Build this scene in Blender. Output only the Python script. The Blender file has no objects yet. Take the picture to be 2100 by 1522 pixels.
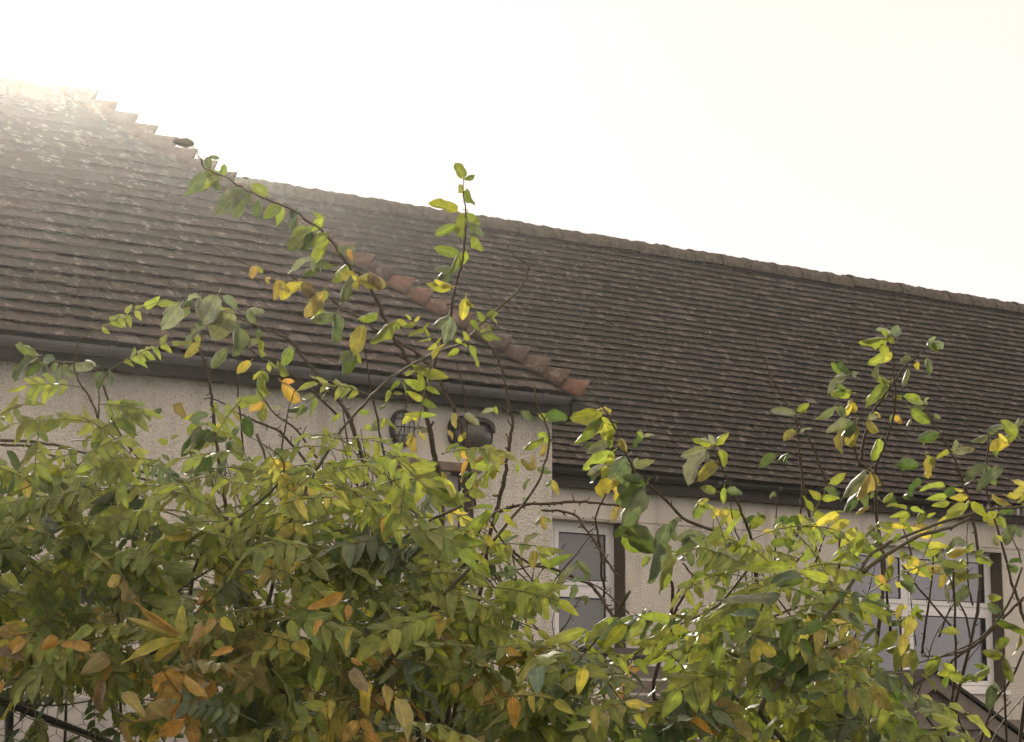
import bpy, bmesh, math, random
from math import sin, cos, tan, atan, radians, pi
from mathutils import Vector, Matrix, noise

random.seed(7)
sc = bpy.context.scene
COL = sc.collection

# ------------------------------------------------------------------ camera
F, CX, CY = 4500.0, 1050.0, 761.0            # focal length and centre in photo pixels
PITCH = atan(765.0 / F)
CAMZ = 1.6
cam = bpy.data.cameras.new('camera')
cam.sensor_fit = 'HORIZONTAL'
cam.sensor_width = 36.0
cam.lens = 36.0 * F / 2100.0
cam.clip_start = 0.05
cam.clip_end = 2000.0
camo = bpy.data.objects.new('camera', cam)
COL.objects.link(camo)
camo.location = (0, 0, CAMZ)
camo.rotation_euler = (pi / 2 + PITCH, 0, 0)
sc.camera = camo

# ------------------------------------------------------------------ sky and sun
SUN_EL, SUN_AZ = radians(21.3), radians(-12.5)      # azimuth from +Y, negative = left
w = bpy.data.worlds.new('World')
sc.world = w
w.use_nodes = True
nt = w.node_tree
nt.nodes.clear()
n_out = nt.nodes.new('ShaderNodeOutputWorld')
n_sky = nt.nodes.new('ShaderNodeTexSky')
n_sky.sky_type = 'NISHITA'
n_sky.sun_disc = False
n_sky.sun_elevation = SUN_EL
n_sky.sun_rotation = SUN_AZ
n_sky.dust_density = 0.04
n_sky.air_density = 0.2
n_bg = nt.nodes.new('ShaderNodeBackground')
n_bg.inputs['Strength'].default_value = 0.05
n_cl = nt.nodes.new('ShaderNodeBackground')          # bright, even veil of thin cloud
n_cl.inputs['Color'].default_value = (0.80, 0.655, 0.540, 1)
n_cl.inputs['Strength'].default_value = 1.0
n_add = nt.nodes.new('ShaderNodeAddShader')
nt.links.new(n_sky.outputs[0], n_bg.inputs['Color'])
nt.links.new(n_bg.outputs[0], n_add.inputs[0])
nt.links.new(n_cl.outputs[0], n_add.inputs[1])
nt.links.new(n_add.outputs[0], n_out.inputs['Surface'])

sun = bpy.data.lights.new('sun', 'SUN')
sun.energy = 4.4
sun.angle = radians(4.0)
sun.color = (1.0, 0.93, 0.80)
suno = bpy.data.objects.new('sun', sun)
COL.objects.link(suno)
sdir = Vector((sin(SUN_AZ) * cos(SUN_EL), cos(SUN_AZ) * cos(SUN_EL), sin(SUN_EL)))
suno.rotation_euler = sdir.to_track_quat('Z', 'Y').to_euler()
suno.location = sdir * 60

sc.view_settings.view_transform = 'Standard'
sc.view_settings.look = 'None'
sc.view_settings.exposure = 0.42
sc.view_settings.gamma = 1.0
sc.view_settings.use_curve_mapping = False
sc.cycles.use_denoising = True
sc.cycles.max_bounces = 8
sc.cycles.transmission_bounces = 4
sc.cycles.transparent_max_bounces = 8
sc.cycles.sample_clamp_indirect = 6.0

# ------------------------------------------------------------------ helpers
_c, _s = cos(PITCH), sin(PITCH)
def ray(x, y):
    X, Y = (x - CX) / F, -(y - CY) / F
    return Vector((X, _c - _s * Y, _s + _c * Y))
def pt(x, y, d):
    """a place in the garden, found by bearing and distance from the photographer"""
    return Vector((0, 0, CAMZ)) + ray(x, y) * d
def px(P):
    q = P - Vector((0, 0, CAMZ))
    d = q.y * _c + q.z * _s
    return CX + F * q.x / d, CY - F * (-q.y * _s + q.z * _c) / d, d

def link(name, me, mat=None, parent=None):
    o = bpy.data.objects.new(name, me)
    COL.objects.link(o)
    if mat is not None and me is not None and not me.materials:
        me.materials.append(mat)
    if parent is not None:
        o.parent = parent
    return o
def empty(name, loc=(0, 0, 0), rz=0.0):
    o = bpy.data.objects.new(name, None)
    o.empty_display_size = 0.2
    COL.objects.link(o)
    o.location = loc
    o.rotation_euler = (0, 0, rz)
    return o
def tag(o, label=None, cat=None, group=None, kind=None):
    if label: o['label'] = label
    if cat: o['category'] = cat
    if group: o['group'] = group
    if kind: o['kind'] = kind
    return o

class MB:
    """collects faces; build() links them as one mesh object"""
    def __init__(self):
        self.v, self.f, self.uv, self.col = [], [], {}, []
    def add(self, vs, fs, col=None, uvs=None):
        b = len(self.v)
        self.v.extend([tuple(p) for p in vs])
        for f in fs:
            self.f.append(tuple(i + b for i in f))
        if col is not None:
            self.col.extend([col] * len(vs))
        if uvs is not None:
            for i, q in enumerate(uvs):
                self.uv[b + i] = q
        return self
    def box(self, x0, x1, y0, y1, z0, z1):
        vs = [(x, y, z) for z in (z0, z1) for y in (y0, y1) for x in (x0, x1)]
        return self.add(vs, [(0, 2, 3, 1), (4, 5, 7, 6), (0, 1, 5, 4), (2, 6, 7, 3), (0, 4, 6, 2), (1, 3, 7, 5)])
    def prism(self, pts, ax0, ax1, axis):
        """closed 2D outline swept along an axis: 'x' -> pts are (y,z); 'y' -> (x,z)"""
        n = len(pts)
        def P(a, q): return (a, q[0], q[1]) if axis == 'x' else ((q[0], a, q[1]) if axis == 'y' else (q[0], q[1], a))
        vs = [P(ax0, q) for q in pts] + [P(ax1, q) for q in pts]
        fs = [tuple(range(n)), tuple(range(2 * n - 1, n - 1, -1))]
        fs += [(i, i + n, (i + 1) % n + n, (i + 1) % n) for i in range(n)]
        return self.add(vs, fs)
    def tube(self, pts, rad, sides=6, cap=True, jag=0.0):
        pts = [Vector(p) for p in pts]
        n = len(pts)
        if not hasattr(rad, '__len__'): rad = [rad] * n
        vs, fs = [], []
        t0 = (pts[1] - pts[0]).normalized()
        a = t0.orthogonal().normalized()
        for i, p in enumerate(pts):
            t = (pts[min(i + 1, n - 1)] - pts[max(i - 1, 0)]).normalized()
            a = (a - t * a.dot(t))
            a = a.normalized() if a.length > 1e-6 else t.orthogonal().normalized()
            b = t.cross(a)
            for k in range(sides):
                th = 2 * pi * k / sides
                r = rad[i] * (1 + jag * random.uniform(-1, 1))
                vs.append(p + (a * cos(th) + b * sin(th)) * r)
        for i in range(n - 1):
            for k in range(sides):
                k2 = (k + 1) % sides
                fs.append((i * sides + k, i * sides + k2, (i + 1) * sides + k2, (i + 1) * sides + k))
        if cap:
            fs.append(tuple(range(sides - 1, -1, -1)))
            fs.append(tuple((n - 1) * sides + k for k in range(sides)))
        return self.add(vs, fs)
    def mesh(self, name, smooth=False):
        me = bpy.data.meshes.new(name)
        me.from_pydata(self.v, [], self.f)
        if self.uv:
            ul = me.uv_layers.new(name='UVMap')
            buf = []
            for l in me.loops:
                buf.extend(self.uv.get(l.vertex_index, (0.5, 0.5)))
            ul.data.foreach_set('uv', buf)
        if self.col and len(self.col) == len(self.v):
            at = me.color_attributes.new('col', 'FLOAT_COLOR', 'POINT')
            buf = []
            for c in self.col: buf.extend((c[0], c[1], c[2], c[3] if len(c) > 3 else 1.0))
            at.data.foreach_set('color', buf)
        if smooth:
            me.polygons.foreach_set('use_smooth', [True] * len(me.polygons))
        me.update()
        return me
    def build(self, name, mat, parent=None, smooth=False):
        return link(name, self.mesh(name, smooth), mat, parent)

def spline(pts, step=4):
    """Catmull-Rom through control points"""
    P = [Vector(p) for p in pts]
    if len(P) < 3: return P
    P = [P[0] * 2 - P[1]] + P + [P[-1] * 2 - P[-2]]
    out = []
    for i in range(1, len(P) - 2):
        for k in range(step):
            t = k / step
            a, b, c, d = P[i - 1], P[i], P[i + 1], P[i + 2]
            out.append(0.5 * ((2 * b) + (c - a) * t + (2 * a - 5 * b + 4 * c - d) * t * t + (3 * b - a - 3 * c + d) * t ** 3))
    out.append(P[-2])
    return out

# ------------------------------------------------------------------ materials
def new_mat(name):
    m = bpy.data.materials.new(name)
    m.use_nodes = True
    t = m.node_tree
    t.nodes.clear()
    out = t.nodes.new('ShaderNodeOutputMaterial')
    bs = t.nodes.new('ShaderNodeBsdfPrincipled')
    t.links.new(bs.outputs[0], out.inputs['Surface'])
    return m, t, bs, out
def N(t, typ, **kw):
    n = t.nodes.new(typ)
    for k, v in kw.items():
        if k in n.inputs: n.inputs[k].default_value = v
        else: setattr(n, k, v)
    return n
def ramp(t, fac, stops):
    r = t.nodes.new('ShaderNodeValToRGB')
    e = r.color_ramp.elements
    while len(e) < len(stops): e.new(0.5)
    for el, (p, c) in zip(e, stops):
        el.position = p
        el.color = (c[0], c[1], c[2], 1) if hasattr(c, '__len__') else (c, c, c, 1)
    t.links.new(fac, r.inputs[0])
    return r.outputs[0]
def mix(t, fac, a, b, typ='MIX'):
    m = t.nodes.new('ShaderNodeMix')
    m.data_type = 'RGBA'
    m.blend_type = typ
    for sock, v in ((m.inputs[0], fac), (m.inputs[6], a), (m.inputs[7], b)):
        if isinstance(v, bpy.types.NodeSocket): t.links.new(v, sock)
        elif hasattr(v, '__len__'): sock.default_value = (v[0], v[1], v[2], 1)
        else: sock.default_value = v
    return m.outputs[2]
def bump(t, h, strength, dist, bs):
    b = t.nodes.new('ShaderNodeBump')
    b.inputs['Strength'].default_value = strength
    b.inputs['Distance'].default_value = dist
    t.links.new(h, b.inputs['Height'])
    t.links.new(b.outputs[0], bs.inputs['Normal'])
def noise_n(t, vec, scale, detail=4.0, rough=0.6):
    n = N(t, 'ShaderNodeTexNoise', Scale=scale, Detail=detail, Roughness=rough)
    t.links.new(vec, n.inputs['Vector'])
    return n.outputs[0]
def position(t):
    return t.nodes.new('ShaderNodeNewGeometry').outputs['Position']
def piece_colour(t, single, alpha=False):
    if single:
        n = t.nodes.new('ShaderNodeObjectInfo')
        return (n.outputs['Color'], n.outputs['Alpha']) if alpha else n.outputs['Color']
    a = t.nodes.new('ShaderNodeAttribute')
    a.attribute_name = 'col'
    return (a.outputs['Color'], a.outputs['Alpha']) if alpha else a.outputs['Color']

def tile_material(name, single, lichen=0.69):
    m, t, bs, out = new_mat(name)
    P = position(t)
    base = piece_colour(t, single)
    n1 = noise_n(t, P, 17.0, 6, 0.75)
    n4 = noise_n(t, P, 11.0, 5, 0.7)
    n2 = noise_n(t, P, 26.0, 4, 0.65)
    n3 = noise_n(t, P, 0.9, 4, 0.6)
    c = mix(t, 0.8, base, ramp(t, n1, [(0.3, (0.50, 0.50, 0.51)), (0.7, (1.32, 1.25, 1.18))]), 'MULTIPLY')
    c = mix(t, ramp(t, n3, [(0.42, 0.0), (0.62, 0.65)]), c, (0.058, 0.054, 0.042))            # algae film
    c = mix(t, ramp(t, n4, [(0.555, 0.0), (0.64, 0.65)]), c, (0.275, 0.235, 0.205))            # pale worn patches
    c = mix(t, ramp(t, n2, [(lichen, 0.0), (lichen + 0.07, 0.8)]), c, (0.42, 0.385, 0.345))    # lichen crust
    t.links.new(c, bs.inputs['Base Color'])
    bs.inputs['Roughness'].default_value = 0.85
    bs.inputs['Specular IOR Level'].default_value = 0.3
    bump(t, n2, 0.5, 0.004, bs)
    return m
def leaf_material(name, single, sheen=0.50):
    m, t, bs, out = new_mat(name)
    base, thin = piece_colour(t, single, True)
    uv = t.nodes.new('ShaderNodeUVMap')
    sep = t.nodes.new('ShaderNodeSeparateXYZ')
    t.links.new(uv.outputs[0], sep.inputs[0])
    def M(op, a, b=None, c=None):
        n = t.nodes.new('ShaderNodeMath')
        n.operation = op
        for i, v in enumerate((a, b, c)):
            if v is None: continue
            if isinstance(v, bpy.types.NodeSocket): t.links.new(v, n.inputs[i])
            else: n.inputs[i].default_value = v
        return n.outputs[0]
    ax = M('ABSOLUTE', M('SUBTRACT', sep.outputs[0], 0.5))
    side = M('SUBTRACT', M('MULTIPLY', sep.outputs[1], 8.0), M('MULTIPLY', ax, 7.0))
    fr = M('ABSOLUTE', M('SUBTRACT', M('FRACT', side), 0.5))
    veins = M('MAXIMUM', M('LESS_THAN', ax, 0.035), M('MULTIPLY', M('LESS_THAN', fr, 0.07), 0.55))
    P = position(t)
    n1 = noise_n(t, P, 45.0, 3, 0.6)
    n2 = noise_n(t, P, 190.0, 3, 0.6)
    c = mix(t, 1.0, base, ramp(t, n1, [(0.3, (0.62, 0.68, 0.68)), (0.7, (1.22, 1.24, 1.05))]), 'MULTIPLY')
    edge = M('MULTIPLY', M('MULTIPLY', ax, 2.0), n1)
    c = mix(t, ramp(t, edge, [(0.46, 0.0), (0.64, 0.4)]), c, (0.24, 0.19, 0.045))           # yellowing margin
    c = mix(t, ramp(t, n2, [(0.66, 0.0), (0.72, 0.8)]), c, (0.085, 0.052, 0.022))               # spots
    c = mix(t, M('MULTIPLY', veins, 0.45), c, mix(t, 1.0, c, (1.9, 1.8, 1.6), 'MULTIPLY'))
    t.links.new(c, bs.inputs['Base Color'])
    bs.inputs['Roughness'].default_value = sheen
    bs.inputs['Specular IOR Level'].default_value = 0.42
    bs.inputs['Sheen Weight'].default_value = 0.35
    bs.inputs['Sheen Roughness'].default_value = 0.45
    bump(t, veins, 0.25, 0.001, bs)
    tr = t.nodes.new('ShaderNodeBsdfTranslucent')
    t.links.new(mix(t, 1.0, c, (1.5, 1.5, 0.8), 'MULTIPLY'), tr.inputs['Color'])
    ms = t.nodes.new('ShaderNodeMixShader')
    t.links.new(thin, ms.inputs[0])
    t.links.new(bs.outputs[0], ms.inputs[1])
    t.links.new(tr.outputs[0], ms.inputs[2])
    t.links.new(ms.outputs[0], out.inputs['Surface'])
    return m
def simple(name, col, rough=0.7, scale=20.0, var=0.25, bstr=0.2, bdist=0.003, spec=0.4, metal=0.0):
    m, t, bs, out = new_mat(name)
    P = position(t)
    n1 = noise_n(t, P, scale, 5, 0.65)
    c = mix(t, 1.0, col, ramp(t, n1, [(0.25, 1 - var), (0.75, 1 + var)]), 'MULTIPLY')
    t.links.new(c, bs.inputs['Base Color'])
    bs.inputs['Roughness'].default_value = rough
    bs.inputs['Specular IOR Level'].default_value = spec
    bs.inputs['Metallic'].default_value = metal
    bump(t, n1, bstr, bdist, bs)
    return m
def render_material(name, col, coarse, speck):
    m, t, bs, out = new_mat(name)
    P = position(t)
    n0 = noise_n(t, P, 1.1, 4, 0.6)
    n1 = noise_n(t, P, coarse, 3, 0.6)
    vo = N(t, 'ShaderNodeTexVoronoi', Scale=coarse * 1.1)
    t.links.new(P, vo.inputs['Vector'])
    c = mix(t, 1.0, col, ramp(t, n0, [(0.3, (0.86, 0.85, 0.84)), (0.7, (1.08, 1.07, 1.05))]), 'MULTIPLY')
    c = mix(t, ramp(t, n1, [(0.57, 0.0), (0.70, speck)]), c, (0.16, 0.125, 0.09))
    mp = t.nodes.new('ShaderNodeMapping')                                              # rain streaks
    mp.inputs['Scale'].default_value = (3.0, 3.0, 0.25)
    t.links.new(P, mp.inputs['Vector'])
    n3 = noise_n(t, mp.outputs[0], 2.2, 4, 0.6)
    c = mix(t, ramp(t, n3, [(0.50, 0.0), (0.78, 0.5)]), c, (0.26, 0.22, 0.17))
    t.links.new(c, bs.inputs['Base Color'])
    bs.inputs['Roughness'].default_value = 0.95
    bs.inputs['Specular IOR Level'].default_value = 0.15
    bump(t, mix(t, 0.5, n1, vo.outputs[0]), 1.0 if speck > 0.3 else 0.25, 0.020, bs)
    return m

M_TILE1 = tile_material('clay_tile_single', True)
M_TILEN = tile_material('clay_tile_joined', False, 0.655)
M_BONNET = tile_material('bonnet_clay', True, 0.70)
M_RIDGE = simple('mossy_ridge', (0.105, 0.092, 0.070), 0.95, 14.0, 0.6, 0.9, 0.02, 0.2)
M_MORTAR = simple('mortar', (0.085, 0.074, 0.062), 0.95, 30.0, 0.35, 0.6, 0.008, 0.2)
M_LEAF1 = leaf_material('leaf_single', True)
M_LEAFN = leaf_material('leaf_joined', False)
M_DECK = simple('roof_underlay', (0.05, 0.043, 0.037), 0.9)
M_ROUGH = render_material('roughcast_render', (0.76, 0.725, 0.640), 62.0, 0.60)
M_SMOOTH = render_material('smooth_render', (0.71, 0.675, 0.590), 40.0, 0.12)
M_GUTTER = simple('grey_gutter', (0.115, 0.115, 0.113), 0.55, 6.0, 0.35, 0.1)
M_BLACK = simple('black_gutter', (0.022, 0.023, 0.02), 0.6, 6.0, 0.5, 0.1)
M_FASCIA = simple('dark_fascia', (0.035, 0.031, 0.026), 0.7, 10.0, 0.3)
M_PVC = simple('white_frame', (0.84, 0.835, 0.815), 0.4, 4.0, 0.06, 0.03)
M_DOOR = simple('white_door', (0.66, 0.645, 0.62), 0.5, 3.0, 0.08, 0.04)
M_TIMBERB = simple('brown_timber', (0.20, 0.15, 0.105), 0.75, 12.0, 0.3)
M_REVEAL = simple('brick_reveal', (0.105, 0.088, 0.072), 0.9, 25.0, 0.35, 0.5)
M_GASKET = simple('gasket', (0.02, 0.02, 0.02), 0.6)
M_CURTAIN = simple('net_curtain', (0.72, 0.69, 0.64), 0.9, 7.0, 0.2)
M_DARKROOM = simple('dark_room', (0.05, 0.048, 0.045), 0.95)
M_BARK = simple('bark', (0.085, 0.062, 0.043), 0.8, 90.0, 0.45, 0.6, 0.002)
M_VINE = simple('vine_bark', (0.10, 0.088, 0.048), 0.7, 70.0, 0.4, 0.5, 0.002)
M_STALK = simple('leaf_stalk', (0.16, 0.16, 0.055), 0.6, 60.0, 0.3, 0.2, 0.001)
M_LAMPBODY = simple('lamp_metal', (0.055, 0.053, 0.05), 0.5, 20.0, 0.3)
M_WIRE = simple('rusty_wire', (0.045, 0.04, 0.036), 0.6, 40.0, 0.3)
M_OLDWOOD = simple('weathered_wood', (0.21, 0.185, 0.155), 0.85, 9.0, 0.3, 0.4)
M_STONE = simple('pale_stone', (0.46, 0.44, 0.40), 0.9, 8.0, 0.3, 0.5, 0.01)
M_LEAD = simple('lead', (0.10, 0.10, 0.10), 0.6, 8.0, 0.3)

m, t, bs, out = new_mat('window_glass')
gl = t.nodes.new('ShaderNodeBsdfGlossy'); gl.inputs['Roughness'].default_value = 0.14
tp = t.nodes.new('ShaderNodeBsdfTransparent'); tp.inputs['Color'].default_value = (0.80, 0.84, 0.85, 1)
fr = t.nodes.new('ShaderNodeFresnel'); fr.inputs['IOR'].default_value = 2.9
mx = t.nodes.new('ShaderNodeMixShader')
t.links.new(fr.outputs[0], mx.inputs[0]); t.links.new(tp.outputs[0], mx.inputs[1]); t.links.new(gl.outputs[0], mx.inputs[2])
t.links.new(mx.outputs[0], out.inputs['Surface'])
M_GLASS = m
M_FROST = simple('frosted_glass', (0.20, 0.205, 0.205), 0.25, 60.0, 0.25, 0.3, 0.002, 0.6)
M_RIBGLASS = simple('ribbed_glass', (0.105, 0.098, 0.088), 0.3, 30.0, 0.3, 0.2, 0.003, 0.5)
M_LAMPGLASS = simple('lamp_glass', (0.40, 0.40, 0.39), 0.15, 30.0, 0.15, 0.1, 0.002, 0.6)

m, t, bs, out = new_mat('garden_grass')
P = position(t)
c = mix(t, noise_n(t, P, 3.0, 6, 0.7), (0.030, 0.045, 0.012), (0.085, 0.085, 0.03))
t.links.new(c, bs.inputs['Base Color']); bs.inputs['Roughness'].default_value = 0.95
bump(t, noise_n(t, P, 40.0, 4, 0.7), 0.8, 0.03, bs)
M_GRASS = m

# ------------------------------------------------------------------ ground: garden rising to the house terrace
def ground_z(y):
    k = min(1.0, max(0.0, (y - 6.5) / 7.5))
    return 1.25 * k * k * (3 - 2 * k)
mb = MB()
ys = [-220, -60, -10, 0, 3, 5, 6.5, 7.5, 8.5, 9.5, 10.5, 11.5, 12.5, 14, 20, 40, 90, 260]
xs = [-250, -80, -25, -12, -6, -2, 2, 6, 12, 25, 80, 250]
for y in ys:
    for x in xs: mb.v.append((x, y, ground_z(y)))
for j in range(len(ys) - 1):
    for i in range(len(xs) - 1):
        a = j * len(xs) + i
        mb.f.append((a, a + 1, a + 1 + len(xs), a + len(xs)))
tag(mb.build('ground', M_GRASS, smooth=True), kind='structure')

# ------------------------------------------------------------------ the house
VPX = 7670.0
u3 = ray(VPX, CY + F * tan(PITCH)); u3.z = 0; u3.normalize()
v3 = Vector((-u3.y, u3.x, 0))
RZ = math.atan2(u3.y, u3.x)
def to_uv(P): return Vector((P.dot(u3), P.dot(v3), P.z))
def on_v(x, y, v):
    r = ray(x, y); k = v / r.dot(v3)
    return to_uv(Vector((0, 0, CAMZ)) + r * k)
def on_plane(x, y, P0, n):               # P0, n in (u, v, z)
    r = ray(x, y); ruv = Vector((r.dot(u3), r.dot(v3), r.z)); c0 = Vector((0, 0, CAMZ))
    return c0 + ruv * ((P0 - c0).dot(n) / ruv.dot(n))

r = ray(1190, 818)
WE = to_uv(Vector((0, 0, CAMZ)) + r * (16.0 / r.y))          # wing eave corner
r = ray(1132, 957)
ME = to_uv(Vector((0, 0, CAMZ)) + r * (23.3 / r.y))          # a point of the main eave
PW, PM = radians(54), radians(55)
WV, MV = WE.y + 0.22, ME.y + 0.22                            # wall faces
WALLU = on_v(1132, 920, WV).x                                # right-hand corner of the wing wall
GZ = ground_z(20)
ORG = Vector((WALLU, WV, GZ))
house = empty('cottage', u3 * ORG.x + v3 * ORG.y + Vector((0, 0, GZ)), RZ)
tag(house, 'cream roughcast cottage with brown clay tile roofs, behind the leafy shoots', 'house')
def L(P): return P - ORG
print('WE', WE, 'ME', ME, 'wall corner u', WALLU, 'gz', GZ)

U = Vector((1, 0, 0))
def slope(p): return Vector((0, cos(p), sin(p))), Vector((0, -sin(p), cos(p)))
DW, NW = slope(PW)
DM, NM = slope(PM)
APEX = on_plane(138, 195, WE, NW)                             # top of the wing hip
SW = (APEX - WE).dot(DW)                                      # slope lengths
R0 = on_plane(900, 452, ME, NM)
SM = (R0 - ME).dot(DM)
hip = APEX - WE
UL = on_plane(-170, 500, WE, NW).x                            # left limit of the wing
MU0, MU1 = on_plane(300, 700, ME, NM).x, on_plane(2260, 900, ME, NM).x + 1.2
print('wing slope', SW, 'main slope', SM, 'hip', hip, 'end pitch', math.degrees(math.atan2(hip.z, -hip.x)), 'u', UL, MU0, MU1)

# walls -----------------------------------------------------------
def wall(name, mat, v, u0, u1, z0, z1, holes, thick=0.3):
    """front wall face with real openings (u0,u1,z0,z1)"""
    mb = MB()
    us = sorted(set([u0, u1] + [h[i] for h in holes for i in (0, 1)]))
    zs = sorted(set([z0, z1] + [h[i] for h in holes for i in (2, 3)]))
    for a, b in zip(us, us[1:]):
        for c, d in zip(zs, zs[1:]):
            mu, mz = (a + b) / 2, (c + d) / 2
            if any(h[0] < mu < h[1] and h[2] < mz < h[3] for h in holes): continue
            o = ORG
            mb.box(a - o.x, b - o.x, v - o.y, v + thick - o.y, c - o.z, d - o.z)
    me = mb.mesh(name)
    bm = bmesh.new(); bm.from_mesh(me)
    bmesh.ops.remove_doubles(bm, verts=bm.verts, dist=1e-4)
    seen = {}
    for f in list(bm.faces):
        k = tuple(sorted(v.index for v in f.verts)); seen.setdefault(k, []).append(f)
    bmesh.ops.delete(bm, geom=[f for fs in seen.values() if len(fs) > 1 for f in fs], context='FACES_ONLY')
    bm.to_mesh(me); bm.free()
    return link(name, me, mat, house)

# openings, measured on the wall faces
d0, d1 = on_v(792, 945, WV), on_v(972, 958, WV)
DOOR = (d0.x, d1.x, GZ - 0.05, on_v(900, 950, WV).z)
w0, w1 = on_v(1040, 1060, MV), on_v(1282, 1075, MV)
WIN1 = (w0.x, w1.x, on_v(1282, 1385, MV).z, on_v(1200, 1067, MV).z)
w0, w1 = on_v(1742, 1110, MV), on_v(2054, 1130, MV)
WIN2 = (w0.x, w1.x, on_v(2000, 1415, MV).z, on_v(2000, 1130, MV).z)
wing_wall = wall('front_wall', M_ROUGH, WV, UL, WALLU, GZ - 0.4, WE.z - 0.02, [DOOR])
split = on_v(1283, 1100, MV).x
main_wall = wall('rear_wall', M_ROUGH, MV, MU0, MU1, GZ - 0.4, ME.z - 0.02, [WIN1, WIN2])
o = ORG
# smooth render band under the main eave
MB().box(MU0 + 1 - o.x, MU1 - 0.05 - o.x, MV - 0.012 - o.y, MV + 0.05 - o.y, WIN1[3] + 0.02 - o.z, ME.z - 0.021 - o.z).build('render_band', M_SMOOTH, house)
# smooth plaster over the porch opening, set a little proud
MB().box(DOOR[0] - 0.25 - o.x, DOOR[1] + 0.16 - o.x, WV - 0.003 - o.y, WV + 0.04 - o.y, DOOR[3] + 0.012 - o.z, WE.z - 0.022 - o.z).build('plaster_panel', M_SMOOTH, house)
# side and back walls
mb = MB()
mb.box(WALLU - 0.3 - o.x, WALLU - 0.001 - o.x, 0.301, MV - WV, -0.4, WE.z - 0.02 - o.z)
mb.box(UL - o.x, UL + 0.3 - o.x, 0.301, MV - WV + 5, -0.4, WE.z - 0.02 - o.z)
mb.build('side_wall', M_ROUGH, house)
MB().box(MU1 - 0.3 - o.x, MU1 - 0.001 - o.x, MV + 0.301 - o.y, MV + 2 * SM * cos(PM) - o.y, -0.4, ME.z - 0.02 - o.z).build('end_wall', M_ROUGH, house)

# roofs: underlay deck + tiles as pieces -------------------------------------------------
def deck_wing():
    mb = MB()
    e = L(WE) - NW * 0.012
    a = L(APEX) - NW * 0.012
    l0 = Vector((UL - o.x, e.y, e.z)); l1 = Vector((UL - o.x, a.y, a.z))
    back = a.y + (a.y - e.y)
    eb = Vector((e.x, back, e.z)); lb = Vector((UL - o.x, back, e.z))
    mb.add([l0, e, a, l1, eb, lb], [(0, 1, 2, 3), (1, 4, 2), (4, 5, 3, 2), (0, 3, 5), (0, 5, 4, 1)])
    return mb.build('wing_roof', M_DECK, house)
def deck_main():
    mb = MB()
    e = L(ME) - NM * 0.012
    rz = e + DM * SM
    dy = rz.y - e.y
    x0, x1 = MU0 - o.x, MU1 - o.x
    mb.add([(x0, e.y, e.z), (x1, e.y, e.z), (x1, rz.y, rz.z), (x0, rz.y, rz.z), (x1, rz.y + dy, e.z), (x0, rz.y + dy, e.z)],
           [(0, 1, 2, 3), (2, 4, 5, 3), (1, 4, 2), (0, 3, 5), (0, 5, 4, 1)])
    return mb.build('main_roof', M_DECK, house)
wing_roof, main_roof = deck_wing(), deck_main()
tag(wing_roof, 'nearer hipped roof slope with coarse tile courses'); tag(main_roof, 'long farther roof slope with fine tile courses')

TW, TL, TT, GAUGE = 0.165, 0.19, 0.010, 0.1
def tile_verts(seed):
    rnd = random.Random(seed)
    nx = 3
    hw = TW / 2 - 0.0012
    vs = []
    cam_ = rnd.uniform(-0.002, 0.003)
    ch = [rnd.uniform(-0.002, 0.0015) for _ in range(nx + 1)]
    for top in (0, 1):
        for yy in (0, 1):
            for i in range(nx + 1):
                x = -hw + 2 * hw * i / nx
                q = 1 - (2 * i / nx - 1) ** 2
                y = (ch[i] if yy == 0 else TL)
                z = (0.046 if yy == 0 else -0.013) + cam_ * q + (TT if top else 0)
                if top and yy == 0: y += 0.0025
                vs.append((x, y, z))
    n = nx + 1
    fs = []
    for i in range(nx):
        fs.append((2 * n + i, 2 * n + i + 1, 3 * n + i + 1, 3 * n + i))          # top
        fs.append((i, i + 1, 2 * n + i + 1, 2 * n + i))                          # tail edge
        fs.append((n + i, n + i + 1, i + 1, i))                                  # underside
    fs.append((0, 2 * n, 3 * n, n)); fs.append((nx, n + nx, 3 * n + nx, 2 * n + nx))
    return vs, fs
TILES = [tile_verts(i) for i in range(8)]
TILE_ME = []
for i, (vs, fs) in enumerate(TILES):
    me = MB().add(vs, fs).mesh('tile'); me.materials.append(M_TILE1); TILE_ME.append(me)
W_COLS = [(0.106, 0.09, 0.078), (0.094, 0.082, 0.073), (0.112, 0.092, 0.079), (0.092, 0.084, 0.076), (0.118, 0.093, 0.078), (0.101, 0.091, 0.08), (0.084, 0.077, 0.074)]
M_COLS = [(0.066, 0.059, 0.053), (0.057, 0.053, 0.048), (0.072, 0.063, 0.057), (0.053, 0.05, 0.047), (0.075, 0.063, 0.056), (0.063, 0.059, 0.054), (0.089, 0.081, 0.074)]
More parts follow.
